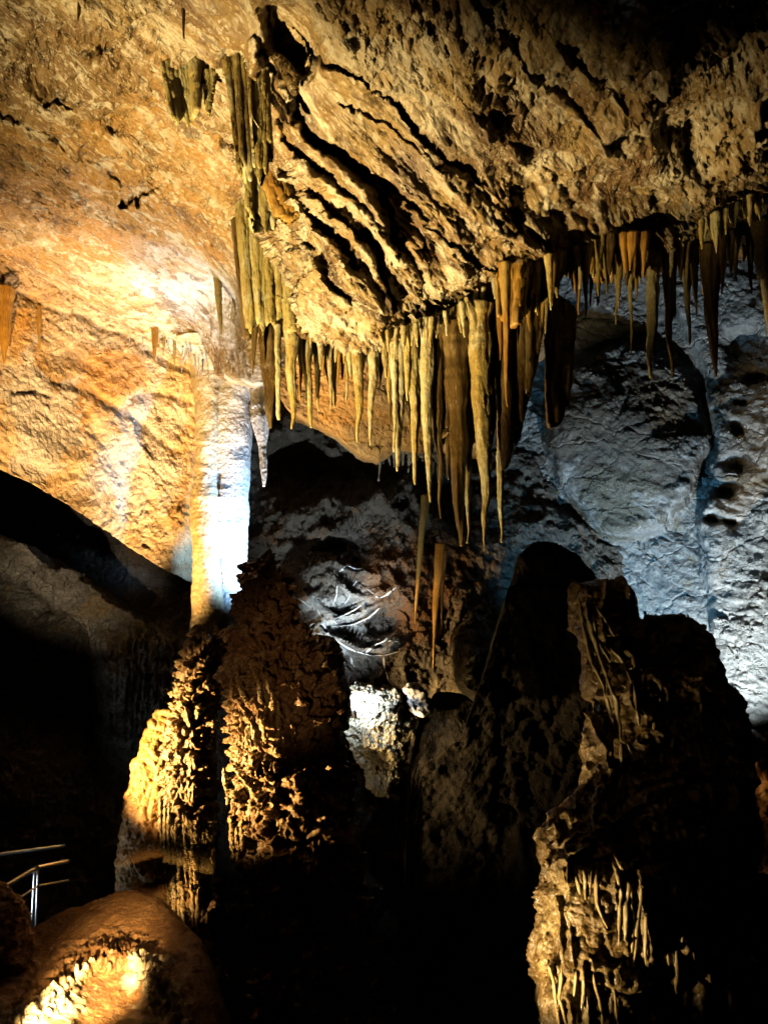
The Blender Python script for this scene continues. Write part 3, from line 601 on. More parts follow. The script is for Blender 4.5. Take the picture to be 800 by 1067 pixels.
BIG = [
 # central group
 (475, 350, 481, 569, 23, 5.9, BS, 'longest and broadest dark brown stalactite of the central row', A_, 'long'),
 (489, 350, 487, 566, 11, 6.0, PS, 'thin pale ribbed stalactite fused to the right of the longest brown one', A_, 'long'),
 (499, 330, 507, 574, 21, 5.8, S, 'long golden stalactite with needle tip, second from the right in the central row', A_, 'drape'),
 (520, 300, 522, 565, 15, 5.9, PS, 'long lumpy pale stalactite along the left edge of the wide brown drapery', A_, 'long'),
 (457, 340, 458, 540, 12, 5.95, BS, 'slender dark stalactite just left of the longest brown one', A_, 'long'),
 (445, 345, 446, 523, 13, 5.9, PS, 'pale cream stalactite third from the left of the long tips', A_, 'long'),
 (430, 345, 434, 505, 14, 6.0, S, 'golden stalactite second from the left among the long tips', A_, 'cone'),
 (417, 350, 416, 491, 15, 6.05, PS, 'smooth pale-gold stalactite first from the left among the long tips', A_, 'long'),
 (467, 340, 469, 500, 14, 6.15, BS, 'dark brown stalactite half hidden behind the longest one', A_, 'cone'),
 (508, 320, 511, 480, 22, 6.15, BS, 'dark brown stalactite behind the golden needle-tipped one', A_, 'cone'),
 (526, 286, 530, 424, 10, 5.6, AM, 'thin amber stalactite in front of the wide brown drapery', A_, 'cone'),
 (389, 345, 388, 464, 12, 6.1, PS, 'evenly tapered pale stalactite in front of the lit back ledge, right one of the pair', A_, 'cone'),
 (371, 345, 374, 461, 13, 6.1, S, 'evenly tapered golden stalactite in front of the lit back ledge, left one of the pair', A_, 'cone'),
 (398, 345, 398, 405, 9, 6.2, BS, 'short dark stalactite right of the tapered pair', A_, 'cone'),
 (361, 342, 362, 419, 6, 6.2, S, 'thin short golden stalactite left of the tapered pair', A_, 'cone'),
 (350, 340, 349, 425, 10, 6.2, PS, 'translucent yellow stalactite against the bright wall, two left of the tapered pair', A_, 'cone'),
 (341, 340, 340, 400, 5, 6.3, BS, 'thin dark stalactite between two yellow ones against the bright wall', A_, 'cone'),
 (331, 336, 333, 428, 11, 6.2, S, 'yellow stalactite third right of the thick brown trunk', A_, 'cone'),
 (319, 340, 323, 446, 13, 6.1, S, 'yellow stalactite with sharp tip, second right of the thick brown trunk', A_, 'cone'),
 (312, 345, 313, 417, 8, 6.25, AM, 'short amber stalactite between two longer yellow ones by the brown trunk', A_, 'cone'),
 (302, 325, 305, 447, 15, 6.0, S, 'thick yellow stalactite directly right of the brown trunk', A_, 'cone'),
 (280, 335, 283, 446, 22, 6.5, BS, 'thick dark brown trunk-like stalactite below the big drapery', A_, 'long'),
 (290, 350, 289, 437, 5, 6.1, PS, 'thin pale straw clinging to the right of the thick brown trunk', A_, 'straw'),
 (266, 335, 265, 391, 8, 6.3, BS, 'thin dark spike below the middle of the big drapery', A_, 'cone'),
 (406, 350, 409, 440, 8, 6.3, BS, 'short dark stalactite behind the first of the long tips', A_, 'cone'),
 # right group
 (679, 258, 679, 394, 16, 6.3, PS, 'thick pale stalactite, tallest of the right group', B_, 'long'),
 (695, 256, 698, 394, 12, 6.45, BS, 'dark pointed stalactite beside the thick pale one on the right', B_, 'long'),
 (740, 270, 744, 392, 17, 6.4, BS, 'brown bullet-tipped stalactite before the grey wall at the right', B_, 'long'),
 (714, 268, 718, 359, 9, 6.4, PS, 'slim pale stalactite between the dark pointed and the bullet-tipped ones', B_, 'cone'),
 (724, 270, 724, 330, 7, 6.5, S, 'short golden stalactite left of the bullet-tipped one', B_, 'cone'),
 (702, 270, 703, 330, 5, 6.5, BS, 'short dark straw right of the thick pale stalactite', B_, 'straw'),
 (656, 258, 658, 370, 6, 6.3, S, 'very thin long amber stalactite left of the thick pale one', B_, 'cone'),
 (641, 258, 643, 338, 7, 6.3, S, 'thin amber stalactite hanging before the top of the grey wall', B_, 'cone'),
 (793, 245, 801, 350, 15, 6.3, PS, 'pale stalactite cut by the right edge of the view', B_, 'long'),
 # left, on the bright ceiling
 (227, 292, 230, 350, 8, 8.2, S, 'lone tan stalactite on the bright white patch left of the big drapery', None, 'cone'),
 (162, 332, 163, 378, 8, 9.2, AM, 'short stubby amber stalactite under the diagonal crack on the bright wall', None, 'long'),
 (6, 312, 5, 380, 14, 8.0, AM, 'thick orange stalactite at the left edge of the bright wall', None, 'long'),
 (40, 330, 41, 366, 5, 8.5, AM, 'small orange stalactite beside the thick one at the left edge', None, 'cone'),
 (191, -15, 190, 40, 6, 4.0, BS, 'thin brown stalactite at the very top left of the ceiling', None, 'cone'),
 (83, -12, 83, 22, 5, 4.2, BS, 'tiny brown stalactite at the top edge, far left of the ceiling', None, 'cone'),
 (155, 125, 156, 140, 4, 6.0, BS, 'tiny dark spike on the ceiling below left of the upper drapery', None, 'cone'),
 # back, hanging low in the centre
 (443, 528, 430, 650, 8, 11.9, AM, 'curved amber stalactite glowing low in the centre, left of two', 'pair of glowing amber stalactites', 'cone'),
 (457, 578, 451, 697, 9, 11.9, AM, 'straight amber stalactite glowing low in the centre, right of two', 'pair of glowing amber stalactites', 'cone'),
 (463, 585, 459, 655, 5, 11.9, BS, 'thin brown stalactite touching the straight amber one in the centre', None, 'cone'),
]
for b in BIG:
    x0, y0, x1, y1, w, Y, mt, lab, grp, shp = b
    if 295 < x0 < 800 and 5.5 < Y < 6.8: Y += .14 if mt is not AM else .06
    stal('stalactite', x0, y0, x1, y1, w, Y, mt, lab, 'stalactite', grp, shape=shp, lump=1.0 if w < 14 else 1.5)
# hanging calcite tip beside the column (white, lit cold)
stal('hanging_column_stump', 271, 388, 276, 507, 20, 9.4, M['white'], 'broken white hanging calcite stump right of the column, glowing cold blue', 'stalactite', thick=.7, shape='long', lump=2.4, y_in=20)

# fringes of small stalactites
def fringe(xs, yf, Lr, wr, Yb, mats, where, group, grp_n=0):
    words = ['first', 'second', 'third', 'fourth', 'fifth', 'sixth', 'seventh', 'eighth', 'ninth', 'tenth', 'eleventh', 'twelfth', 'thirteenth', 'fourteenth', 'fifteenth', 'sixteenth', 'seventeenth', 'eighteenth', 'nineteenth', 'twentieth',
             'twenty-first', 'twenty-second', 'twenty-third', 'twenty-fourth', 'twenty-fifth', 'twenty-sixth', 'twenty-seventh', 'twenty-eighth', 'twenty-ninth', 'thirtieth', 'thirty-first', 'thirty-second', 'thirty-third', 'thirty-fourth', 'thirty-fifth', 'thirty-sixth', 'thirty-seventh', 'thirty-eighth', 'thirty-ninth', 'fortieth']
    for i, x in enumerate(xs):
        L = random.uniform(*Lr) * random.choice([.6, .8, 1, 1, 1.3]); w = random.uniform(*wr)
        y = float(yf(x)); k = mats[i % len(mats)] if random.random() < .7 else random.choice(mats)
        stal('small_stalactite', x, y, x + random.uniform(-1.5, 1.5), y + L, w, Yb + random.uniform(-.12, .12), k,
             '%s from the left %s' % (words[i] , where), 'stalactite', group, shape='cone', lump=1.3, y_in=10)
def spread(a, b, n, j=.4): 
    s = (b - a) / n; return [a + (i + .5 + random.uniform(-j, j)) * s for i in range(n)]
fringe(spread(520, 582, 17), curve([(520, 300), (540, 288), (582, 272)]), (30, 60), (7, 11), 5.9, [AM, S, S], 'of the small stalactites fringing the wide brown drapery', 'amber fringe above the wide drapery')
fringe(spread(586, 676, 26), curve([(586, 258), (676, 252)]), (30, 62), (6, 11), 6.15, [AM, S, AM, BS], 'of the amber stalactites over the dark arch', 'amber fringe over the dark arch')
fringe(spread(298, 400, 16), curve([(298, 340), (400, 352)]), (25, 55), (5, 9), 6.35, [S, PS, AM], 'of the short stalactites between trunk and long tips', 'short back row of the central stalactites')
fringe(spread(404, 522, 20), curve([(404, 350), (440, 345), (475, 328), (522, 294)]), (45, 110), (6, 11), 6.22, [S, PS, BS, S], 'of the medium stalactites crowding behind the long tips', 'medium stalactites behind the long tips')
fringe(spread(296, 402, 14), curve([(296, 338), (402, 350)]), (30, 75), (6, 10), 6.28, [S, PS, AM], 'of the medium stalactites before the bright wall', 'medium stalactites before the bright wall')
fringe(spread(404, 520, 26), curve([(404, 354), (440, 345), (475, 330), (520, 296)]), (10, 24), (3, 6), 5.93, [S, PS], 'of the stubby nubs over the long tips', 'stubby fringe over the long tips')
fringe(spread(300, 402, 22), curve([(300, 338), (402, 350)]), (8, 18), (3, 6), 6.12, [PS, S], 'of the stubby nubs over the bright wall', 'stubby fringe over the bright wall')
fringe(spread(590, 795, 20), curve([(590, 262), (660, 254), (795, 250)]), (35, 75), (6, 10), 6.5, [BS, S, PS, BS], 'of the medium stalactites in the right-hand row', 'medium stalactites of the right-hand row')
fringe(spread(728, 798, 16), curve([(728, 240), (760, 225), (798, 205)]), (12, 28), (4, 7), 6.1, [S, PS], 'of the pale nubs on the upper right edge', 'popcorn edge stalactites at the upper right')
fringe(spread(700, 798, 14), curve([(700, 262), (798, 256)]), (16, 50), (4, 7), 6.9, [BS, BS, S], 'of the dim stalactites behind the bullet-tipped one', 'dim back row on the right')
fringe(spread(115, 218, 16), curve([(115, 322), (150, 345), (218, 388)]), (8, 26), (1.6, 3), 9.4, [PS, M['white']], 'of the fine straws under the diagonal crack', 'fine straws under the diagonal crack')
fringe(spread(395, 470, 18), lambda x: 462 + random.uniform(0, 12), (12, 26), (2, 3.4), 12.2, [M['grey']], 'of the grey straws far behind the long tips', 'far grey straws')

# ------------------------------------------------------------------ draperies (folded sheets of calcite)
def drapery(name, top, bot, Y, mat, label, thick_m=.03, folds=3, amp=.05, nu=160, nv=200, group=None, cat='drapery', slant=0., ragged=3.):
    """folded curtain between a top edge and a bottom edge, both [(px,py)...] left to right"""
    s = np.linspace(0, 1, nu); T0 = np.array(top, float); B0 = np.array(bot, float)
    def samp(A):
        k = np.linspace(0, 1, len(A)); return np.interp(s, k, A[:, 0]), np.interp(s, k, A[:, 1])
    tx, ty = samp(T0); bx, by = samp(B0)
    sd = T0[0, 0] * .31
    by = by - ragged * np.abs(np.sin(s * folds * math.pi * 1.3 + sd + 1.5 * vnoise(np.stack([s * 4 + sd, s * 0, s * 0], -1)))) ** .8
    if Y is None: Y = float(np.mean(ceilYc(tx, ty))) + .04
    v = np.linspace(-.1, 1, nv)[:, None]
    PX = tx + (bx - tx) * v; PY = ty + (by - ty) * v
    ph = s * folds * 2 * math.pi
    F1 = vnoise(np.stack([s * folds * 2.2 + sd, s * 0 + 2, s * 0], -1)); F2 = vnoise(np.stack([s * folds * 5 + sd, s * 0 + 7, s * 0], -1))
    fold = (1.7 * F1 + .35 * F2) * (.35 + .65 * v)
    D = Y + slant * (s - .5) - amp * fold - .25 * amp * vnoise(np.stack([s * 30 + 0 * v, v * 6 + 0 * s, 0 * s * v + sd], -1))
    A = at(PX, PY, D)
    n = norms(A); n *= np.sign((n[nv // 2, nu // 2] * np.array([0, -1, 0])).sum())
    prof = np.sqrt(np.clip(1 - (2 * s - 1) ** 6, 0, 1))[None] * np.sqrt(np.clip(1 - ((v - .94) / .06).clip(0, 1) ** 2, .0, 1)) + .02
    rip = 1 + .12 * vnoise(np.stack([s * 40 + 0 * v, v * 5 + 0 * s, 0 * s * v + sd], -1))
    Fr = A + n * (thick_m * .5 * prof * rip)[..., None]; Bk = A - n * (thick_m * .5 * prof)[..., None]
    P = np.concatenate([Fr, Bk[:, ::-1]], 1)
    return tag(link(name, gridmesh(P, True, True), mat, base=A[0, nu // 2]), label, cat, group)
drapery('drapery', [(246, 225), (262, 215), (292, 225)], [(256, 352), (266, 346), (275, 350), (289, 345)], 6.25, S, 'big folded ochre drapery with a scalloped lower edge, left of the stalactite row', .04, 2.2, .04, ragged=12)
drapery('drapery', [(243, 240), (249, 238), (256, 240)], [(256, 356), (258, 358), (260, 352)], 6.35, BS, 'narrow dark drapery edge along the left of the big ochre one', .05, 1, .04, 60)
drapery('drapery', [(513, 285), (540, 278), (568, 290)], [(523, 500), (529, 482), (538, 462), (552, 400), (564, 350)], 6.05, BS, 'wide dark brown drapery tapering down behind the longest golden stalactites', .07, 2.2, .07, 160, 260, ragged=1)
drapery('drapery', [(567, 318), (582, 322), (599, 330)], [(571, 447), (577, 447), (581, 444), (588, 425), (595, 380)], 6.3, BS, 'detached brown blade-shaped drapery right of the wide one', .08, 1.6, .06, 120, 160, ragged=2)
drapery('drapery', [(168, 72), (190, 66), (215, 66)], [(178, 128), (190, 132), (203, 134), (208, 112)], None, S, 'small ochre drapery cluster hanging in the upper left of the ceiling', .035, 2.2, .03, ragged=10)
drapery('drapery', [(212, 78), (219, 76), (226, 80)], [(214, 104), (217, 124), (221, 100)], None, S, 'narrow pointed drapery right of the small ochre cluster', .03, 1, .02, 60, 90, ragged=8)
drapery('drapery', [(234, 70), (248, 62), (258, 72)], [(246, 178), (255, 194), (266, 188)], None, S, 'long olive-ochre drapery on the ridge above the big drapery', .035, 2.4, .035, ragged=26)
drapery('drapery', [(258, 60), (268, 70), (280, 80)], [(262, 150), (270, 200), (284, 170)], None, S, 'ribbed olive drapery beside the dark hollow at the top', .035, 2.6, .035, ragged=30)
drapery('drapery', [(286, 60), (294, 64), (302, 70)], [(300, 62 + 14), (308, 100), (311, 80)], None, BS, 'small dark spout of calcite under the dark hollow', .05, 1, .03, 50, 60)
drapery('drapery', [(270, 180), (285, 172), (312, 188)], [(288, 225), (302, 236), (318, 222)], None, AM, 'stubby fan-shaped amber drapery pointing down right', .08, 1.6, .06, 100, 100)
drapery('drapery', [(256, 170), (268, 160), (280, 185)], [(256, 238), (270, 246), (290, 240)], None, S, 'olive drapery joining the long ridge to the big drapery', .05, 2.4, .04, ragged=20)
drapery('drapery', [(286, 262), (296, 268), (306, 290)], [(291, 345), (300, 352), (309, 346)], 6.1, S, 'ochre drapery right beside the big one, over the yellow stalactites', .06, 1.5, .05, 80)
drapery('drapery', [(308, 290), (322, 296), (334, 300)], [(311, 350), (322, 356), (334, 345)], 6.1, BS, 'brown drapery in shade above the sharp yellow stalactite', .06, 1.8, .05, 80)
drapery('drapery', [(516, 285), (540, 275), (560, 280)], [(518, 330), (535, 345), (552, 320)], 5.85, AM, 'bright amber drapery behind the dense fringe', .06, 4, .05, 120)

drapery('drapery', [(438, 335), (470, 318), (512, 285)], [(440, 440), (455, 470), (468, 480), (490, 470), (512, 490)], 6.3, BS, 'dark brown ragged curtain filling the gaps behind the long tips', .05, 5, .05, 200, 160, ragged=34)
drapery('drapery', [(404, 340), (425, 338), (442, 335)], [(406, 420), (420, 440), (440, 452)], 6.35, BS, 'dark ragged curtain behind the first three long tips', .05, 3, .04, 120, 120, ragged=30)
drapery('drapery', [(298, 328), (340, 335), (400, 342)], [(300, 380), (340, 372), (400, 376)], 6.5, S, 'short yellow ragged curtain behind the stalactites over the bright wall', .04, 9, .04, 240, 100, ragged=26)
drapery('drapery', [(584, 248), (630, 245), (678, 244)], [(586, 290), (630, 298), (678, 290)], 6.35, AM, 'ragged amber curtain behind the fringe over the dark arch', .04, 9, .04, 240, 100, ragged=20)

# long drip ridges on the right-hand tower and the stalagmite
def drip(parent, pts, w, Y, mat, name='drip'):
    pts = np.array(pts, float); k = np.linspace(0, 1, len(pts)); t = np.linspace(0, 1, max(20, int(np.abs(pts[-1, 1] - pts[0, 1]) / 2)))
    px = np.interp(t, k, pts[:, 0]) + .8 * vnoise(np.stack([t * 6 + pts[0, 0], t * 0, t * 0], -1)); py = np.interp(t, k, pts[:, 1])
    C = at(px, py, Y + 0 * t); r = w / 2 * pxm(py, Y) * (1 + .35 * vnoise(np.stack([t * 9 + pts[0, 0], t * 0 + 3, t * 0], -1))) * np.sqrt(np.clip(1 - t ** 8, 0.05, 1))
    th = np.linspace(0, 2 * math.pi, 10, endpoint=False)
    P = np.stack([C[:, 0:1] + r[:, None] * np.cos(th), C[:, 1:2] + r[:, None] * np.sin(th), C[:, 2:3] + 0 * th], -1)
    return link(name, gridmesh(P, True, True), mat, parent)

from mathutils.bvhtree import BVHTree
def surf(objs):
    vs, fs, k = [], [], 0
    for o in objs:
        off = o.location if o.parent is None else o.parent.location + o.location
        me = o.data; vs += [v.co + off for v in me.vertices]; fs += [[i + k for i in p.vertices] for p in me.polygons]; k += len(me.vertices)
    return BVHTree.FromPolygons(vs, fs)
def drips(parent, objs, lines, mat, ws=.9, dig=-.25, Yfall=6.2, name='drip_ridge', jit=.9):
    tree = surf(objs); eye = Vector((0, 0, EYE))
    for pts, w in lines:
        w = w * ws
        pts = np.array(pts, float); k = np.linspace(0, 1, len(pts)); n = max(24, int(abs(pts[-1, 1] - pts[0, 1]) / 1.5)); t = np.linspace(0, 1, n)
        px = np.interp(t, k, pts[:, 0]) + jit * vnoise(np.stack([t * n / 9 + pts[0, 0], t * 0, t * 0], -1)); py = np.interp(t, k, pts[:, 1]) + (jit - .9) * vnoise(np.stack([t * n / 6 + pts[0, 0], t * 0 + 4, t * 0], -1))
        D = []
        for x, y in zip(px, py):
            q = at(x, y, 1.0); d = Vector([float(c) for c in q]) - eye; d.normalize(); h = tree.ray_cast(eye, d)
            D.append(h[0][1] if h[0] is not None else np.nan)
        D = np.array(D); ok = ~np.isnan(D)
        D = np.interp(t, t[ok], D[ok]) if ok.any() else np.full(n, Yfall)
        m = np.minimum.accumulate(D); D = .5 * D + .5 * m
        for _ in range(4): D[1:-1] = (D[:-2] + 2 * D[1:-1] + D[2:]) / 4
        r = w / 2 * pxm(py, D) * (1 + .22 * vnoise(np.stack([t * n / 7 + pts[0, 0], t * 0 + 3, t * 0], -1))) * np.sqrt(np.clip(1 - t ** 7, .05, 1)) * np.sqrt(np.clip(t * 8, .1, 1))
        C = at(px, py, D - r * dig)
        th = np.linspace(0, 2 * math.pi, 12, endpoint=False)
        P = np.stack([C[:, 0:1] + r[:, None] * np.cos(th), C[:, 1:2] + r[:, None] * np.sin(th) * 1.4, C[:, 2:3] + 0 * th], -1)
        link(name, gridmesh(P, True, True), mat, parent)
TL = [([(603, 625), (607, 650), (615, 685), (628, 715), (637, 745), (640, 762)], 4), ([(610, 626), (616, 660), (630, 700), (642, 730), (646, 772)], 4.5), ([(632, 668), (645, 685), (656, 705), (663, 735), (666, 756)], 4), ([(622, 632), (634, 652), (640, 664)], 4),
 ([(618, 640), (622, 668), (636, 690)], 3), ([(634, 770), (637, 800), (635, 818)], 4), ([(646, 774), (648, 800), (645, 822)], 4), ([(652, 775), (660, 790), (658, 806)], 3), ([(664, 780), (669, 792), (667, 804)], 3), ([(685, 768), (689, 785), (692, 803)], 7), ([(700, 768), (701, 785), (702, 800)], 5), ([(718, 784), (722, 803)], 6),
 ([(655, 668), (660, 680), (661, 695)], 5), ([(683, 670), (687, 685), (690, 700)], 6), ([(676, 720), (682, 742), (680, 760)], 6), ([(688, 712), (686, 735)], 4),
 ([(630, 860), (640, 900), (646, 930), (645, 985)], 4.5), ([(637, 880), (655, 920), (650, 980)], 5.5), ([(655, 915), (660, 960), (657, 992)], 3.5), ([(668, 925), (664, 960), (660, 1002)], 4.5), ([(676, 925), (672, 960), (673, 1006)], 4), ([(680, 920), (690, 950), (697, 1006)], 4),
 ([(690, 930), (700, 960), (705, 1010), (704, 1036)], 5), ([(715, 965), (722, 1000), (718, 1022)], 4.5), ([(735, 970), (737, 1000), (743, 1052)], 4), ([(752, 985), (757, 1000), (754, 1032)], 4), ([(620, 900), (622, 940), (632, 967)], 4.5), ([(608, 905), (610, 937)], 4), ([(598, 900), (604, 932)], 4), ([(586, 905), (592, 927)], 3.5),
 ([(612, 880), (616, 905), (614, 925)], 3), ([(643, 840), (650, 862), (652, 890)], 4.5), ([(652, 838), (660, 855), (658, 880)], 3.5), ([(636, 868), (640, 890), (650, 905)], 3.5), ([(728, 945), (733, 965), (731, 990)], 3.5), ([(708, 940), (712, 965), (709, 990)], 3.5),
 ([(570, 1000), (578, 1030), (584, 1075)], 4), ([(585, 1010), (582, 1040), (590, 1070)], 4), ([(608, 1020), (606, 1052)], 3.5), ([(618, 1015), (630, 1075)], 3.5), ([(600, 1012), (597, 1040)], 3), ([(640, 1030), (644, 1070)], 3)]
drips(rf, [o for o in rf.children if o.name.split('.')[0] != 'spike'], TL, M['drip'])
stg = bpy.data.objects['stalagmite']; ped = bpy.data.objects['flowstone_pedestal']
SL = [([(258, 900), (258, 940), (259, 978)], 3.4), ([(270, 896), (270, 940), (271, 976)], 3.4), ([(283, 892), (282, 935), (283, 978)], 3), ([(246, 860), (250, 900), (254, 925)], 6), ([(274, 896), (276, 912)], 3), ([(290, 890), (291, 910)], 3), ([(300, 895), (303, 912)], 3), ([(326, 896), (325, 940)], 2),
 ([(246, 690), (250, 715), (262, 735)], 7), ([(262, 690), (270, 712), (272, 735)], 7), ([(250, 735), (262, 752), (266, 775)], 6), ([(278, 700), (284, 728), (283, 752)], 6), ([(240, 700), (243, 730)], 6), ([(290, 730), (291, 760), (288, 778)], 6), ([(274, 750), (276, 775)], 5), ([(240, 790), (250, 808), (262, 822)], 5), ([(262, 790), (268, 812)], 5), ([(234, 800), (238, 840)], 6), ([(240, 850), (244, 890)], 7), ([(252, 850), (254, 888)], 6)]
drips(stg, [stg], SL, M['flute'], ws=1.15, dig=-.3)
PL = []
for i in range(15):
    x = 168 + i * 3.9 + random.uniform(-1.2, 1.2); y0 = random.uniform(832, 868); y2 = random.uniform(905, 966) - abs(x - 200) * .4
    PL.append(([(x, y0), (x + random.uniform(-1, 3), (y0 + y2) / 2), (x + (200 - x) * .12, y2)], random.uniform(6, 10)))
for i in range(6):
    x = 180 + i * 6 + random.uniform(-2, 2); PL.append(([(x, random.uniform(895, 915)), (x + 1, random.uniform(950, 972))], random.uniform(5, 8)))
drips(ped, [ped], PL, M['flute'], dig=-.45)

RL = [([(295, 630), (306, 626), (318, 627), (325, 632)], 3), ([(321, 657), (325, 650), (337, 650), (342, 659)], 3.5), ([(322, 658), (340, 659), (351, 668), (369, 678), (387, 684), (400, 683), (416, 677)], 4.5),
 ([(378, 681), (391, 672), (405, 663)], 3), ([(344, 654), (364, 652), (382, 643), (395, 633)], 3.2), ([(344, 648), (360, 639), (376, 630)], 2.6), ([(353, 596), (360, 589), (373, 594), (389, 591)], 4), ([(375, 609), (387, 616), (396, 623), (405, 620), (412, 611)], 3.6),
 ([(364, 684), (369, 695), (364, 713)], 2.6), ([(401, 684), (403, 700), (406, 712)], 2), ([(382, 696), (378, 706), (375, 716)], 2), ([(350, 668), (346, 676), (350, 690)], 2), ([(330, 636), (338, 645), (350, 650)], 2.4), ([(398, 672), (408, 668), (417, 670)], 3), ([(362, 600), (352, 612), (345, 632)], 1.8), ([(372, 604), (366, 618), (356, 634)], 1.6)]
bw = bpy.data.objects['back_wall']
drips(bw, [bw], RL, M['white'], ws=1.15, dig=-.75, name='highlight_rim', jit=2.2)  # white tubes painting the bright highlights along the shelf edges

# ------------------------------------------------------------------ hand rail
hr = empty('handrail', at(30, 965, 9.25)); tag(hr, 'thin steel handrail with two rails, lit against the dark at lower left', 'handrail')
def tube(name, p, q, r, mat, parent):
    p = np.array(p); q = np.array(q); d = q - p; d = d / np.linalg.norm(d); a = np.cross(d, [0, 0, 1.]) if abs(d[2]) < .9 else np.cross(d, [1., 0, 0]); a = unit(a); b = np.cross(d, a)
    th = np.linspace(0, 2 * math.pi, 12, endpoint=False)
    t = np.linspace(0, 1, 12)[:, None, None]
    P = p + (q - p) * t + r * (np.cos(th)[None, :, None] * a + np.sin(th)[None, :, None] * b)
    return link(name, gridmesh(P, True, True), mat, parent)
M['rail'] = M['steel']
tube('far_rail', at(-60, 898, 9.3), at(68, 881, 9.9), .022, M['rail'], hr)
tube('near_rail', at(38, 904, 9.2), at(72, 897, 9.5), .026, M['rail'], hr)
tube('sloping_rail', at(-30, 945, 8.7), at(38, 904, 9.2), .026, M['rail'], hr)
tube('post', at(37, 905, 9.2), at(33, 985, 9.2), .02, M['rail'], hr)
tube('post', at(40, 905, 9.25), at(37, 985, 9.25), .012, M['rail'], hr)
tube('lower_rail', at(14, 940, 8.95), at(40, 923, 9.2), .012, M['rail'], hr)
tube('lower_rail', at(40, 923, 9.2), at(72, 917, 9.5), .012, M['rail'], hr)

# ------------------------------------------------------------------ lamps
def floodlight(pos, aim, label, lens, size=.12):
    pos = np.array(pos, float); e = empty('floodlight', pos); tag(e, label, 'floodlight')
    d = unit(np.array(aim, float) - pos); a = unit(np.cross(d, [0, 0, 1.])); b = np.cross(a, d)
    def box(name, c, sx, sy, sz, mat):
        P = []
        for y, k in ((-sy, .8), (-sy * .6, 1), (sy, 1)):
            P.append([c + d * y + a * sx * i * k + b * sz * j * k for i, j in ((-1, -1), (1, -1), (1, 1), (-1, 1))])
        me = gridmesh(np.array(P)[:, ::-1], True, True)
        me.polygons.foreach_set('use_smooth', np.zeros(len(me.polygons), bool))
        return link(name, me, mat, e)
    box('housing', pos, size, size * .35, size * .8, M['black'])
    box('lens', pos + d * size * .37, size * .85, size * .03, size * .65, lens)
    tube('bracket', pos - a * size * 1.1, pos - a * size * 1.1 - np.array([0, 0, size * 1.4]), size * .08, M['black'], e)
    tube('bracket', pos + a * size * 1.1, pos + a * size * 1.1 - np.array([0, 0, size * 1.4]), size * .08, M['black'], e)
    return e
def spot(name, pos, aim, W, colr, cone=90, blend=1., size=.06):
    l = bpy.data.lights.new(name, 'SPOT'); l.energy = W; l.color = colr; l.spot_size = R(cone); l.spot_blend = blend; l.shadow_soft_size = size
    o = bpy.data.objects.new(name, l); COL.objects.link(o); o.location = [float(c) for c in pos]
    o.rotation_euler = (Vector([float(c) for c in aim]) - Vector([float(c) for c in pos])).to_track_quat('-Z', 'Y').to_euler()
    return o
WARM = (1, .66, .27); WARM2 = (1, .77, .38); COLD = (.34, .62, 1.0); COLD2 = (.72, .86, 1.0)
# warm floods by the path, lower left: rake the ceiling and the hanging rows
spot('warm_spot_ceiling', (-3.3, 3.3, -.95), at(295, 240, 5.8), 5000, WARM2, 48)
spot('warm_spot_hanging_row', (-3.5, 5.2, -.6), at(510, 430, 6.0), 1400, WARM2, 37)
spot('warm_fill_shaft', at(85, 790, 8.4), at(216, 530, 9.8), 1500, (1, .55, .16), 34)  # unseen spot hung in open air, added to gild the shaft
spot('warm_spot_path', at(20, 1070, 4.98), at(78, 1045, 6.0), 1900, WARM, 34)
spot('warm_spot_pedestal', at(140, 968, 8.3), at(205, 860, 9.0), 420, WARM, 125)
# warm flood behind the pedestal, up the left wall
spot('warm_spot_wall', at(215, 700, 10.4), at(185, 315, 9.0), 1700, (1, .66, .3), 84)
spot('warm_fill_left', (-3.0, 4.6, .3), at(95, 360, 9.3), 3000, (1, .64, .26), 44)  # added fill from out of view, brightens the far left wall
spot('cold_spot_ceiling', at(280, 660, 9.3), at(195, 300, 8.6), 1000, (.9, .93, 1), 58)
spot('cold_fill_back', at(400, 760, 10.3), at(350, 500, 13.2), 380, (.8, .95, 1), 56)  # added dim fill for the middle of the back wall
spot('warm_fill_amber_pair', at(395, 722, 10.8), at(446, 640, 11.5), 110, WARM, 34)  # added unseen spot that makes the amber pair glow
spot('warm_fill_flank', at(222, 1045, 7.1), at(258, 760, 7.7), 1500, WARM, 42)  # added unseen spot for the stalagmite's left flank
spot('warm_fill_stalagmite', (-3.7, 7.0, -.1), at(246, 805, 7.8), 2500, WARM, 37)  # added side light from out of view, brings out the lumps
spot('warm_fill_pedestal_side', (-4.3, 8.25, -.1), at(190, 780, 9.3), 2600, WARM, 54)  # second added side light, for the pedestal's left edge
spot('warm_fill_ledge', (-3.0, 4.6, .3), at(66, 606, 10.3), 800, (1, .84, .62), 22)  # added unseen spot to brighten the ledge rim
spot('warm_fill_far_ceiling', at(292, 650, 9.7), at(400, 425, 11.2), 420, WARM2, 52)  # added unseen spot brightening the rock behind the hanging row
spot('warm_fill_bounce', (-1.8, 1.2, .2), at(300, 690, 8), 210, (1, .6, .3), 16)  # added fill standing in for light bounced off the ceiling
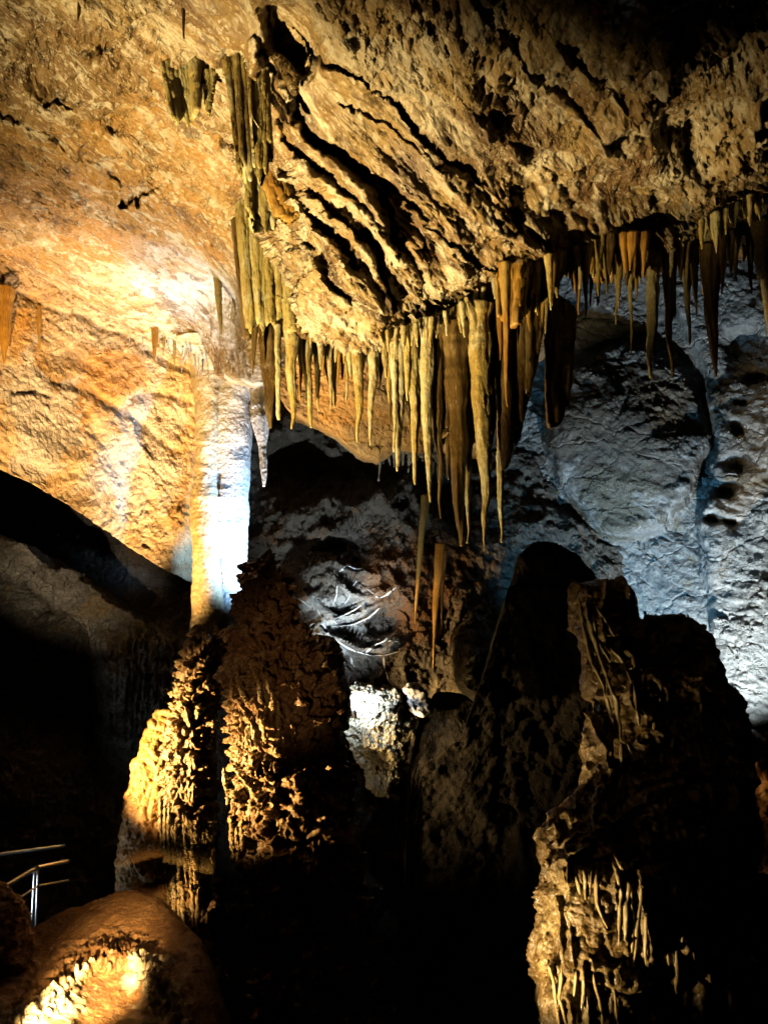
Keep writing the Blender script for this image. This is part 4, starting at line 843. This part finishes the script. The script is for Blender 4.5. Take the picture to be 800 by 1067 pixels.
spot('warm_fill_back_slab', at(500, 830, 10.9), at(510, 700, 11.9), 45, WARM2, 60)  # added unseen spot to light the slab
# cold flood behind the stalagmite
spot('cold_spot_column', at(335, 640, 9.1), at(243, 560, 10.0), 900, COLD, 62, size=.12)
# cold lamps between the stalagmite and the pale boulder
spot('cold_spot_boulder', at(366, 738, 9.4), at(385, 740, 9.9), 75, COLD2, 120)
spot('cold_spot_shelf', at(335, 730, 10.0), at(370, 645, 12.2), 380, COLD2, 42)
# cold floods behind the dark rock and the tower, up the right wall
spot('cold_spot_wall', at(750, 810, 9.8), at(720, 400, 14), 1350, (.84, .96, 1), 84)
spot('blue_spot_wall', at(600, 700, 10.6), at(650, 540, 14), 380, (.12, .55, 1), 90)
# dim warm flood on the tower, added unseen spot to brighten the handrail
spot('warm_spot_tower', at(430, 1110, 5.2), at(668, 900, 6.3), 330, WARM2, 52)
spot('warm_fill_tower_top', at(510, 900, 6.2), at(632, 700, 6.8), 60, WARM2, 54)  # added unseen upper light for the leaning shaft
spot('rail_fill', at(-90, 990, 8.6), at(40, 900, 9.3), 60, COLD2, 70)

floodlight(at(368, 744, 9.45), at(430, 730, 9.75), 'small cold white floodlight shining onto the pale boulder beside the large stalagmite', M['lens_cold'], .06)

# ------------------------------------------------------------------ world
w = bpy.data.worlds.new('World'); SC.world = w; w.use_nodes = True
nt = w.node_tree; bg = nt.nodes['Background']; sky = nt.nodes.new('ShaderNodeTexSky'); sky.sky_type = 'NISHITA'; sky.sun_disc = False
sky.sun_elevation = R(2); sky.sun_rotation = R(200)
nt.links.new(sky.outputs[0], bg.inputs[0]); bg.inputs[1].default_value = .0005
SC.view_settings.view_transform = 'Standard'; SC.view_settings.look = 'None'; SC.view_settings.exposure = 0; SC.view_settings.gamma = 1
SC.cycles.max_bounces = 4; SC.cycles.diffuse_bounces = 0; SC.cycles.glossy_bounces = 1
SC.cycles.use_denoising = True
SC.cycles.use_adaptive_sampling = True; SC.cycles.adaptive_threshold = .03
SC.cycles.caustics_reflective = False; SC.cycles.caustics_refractive = False
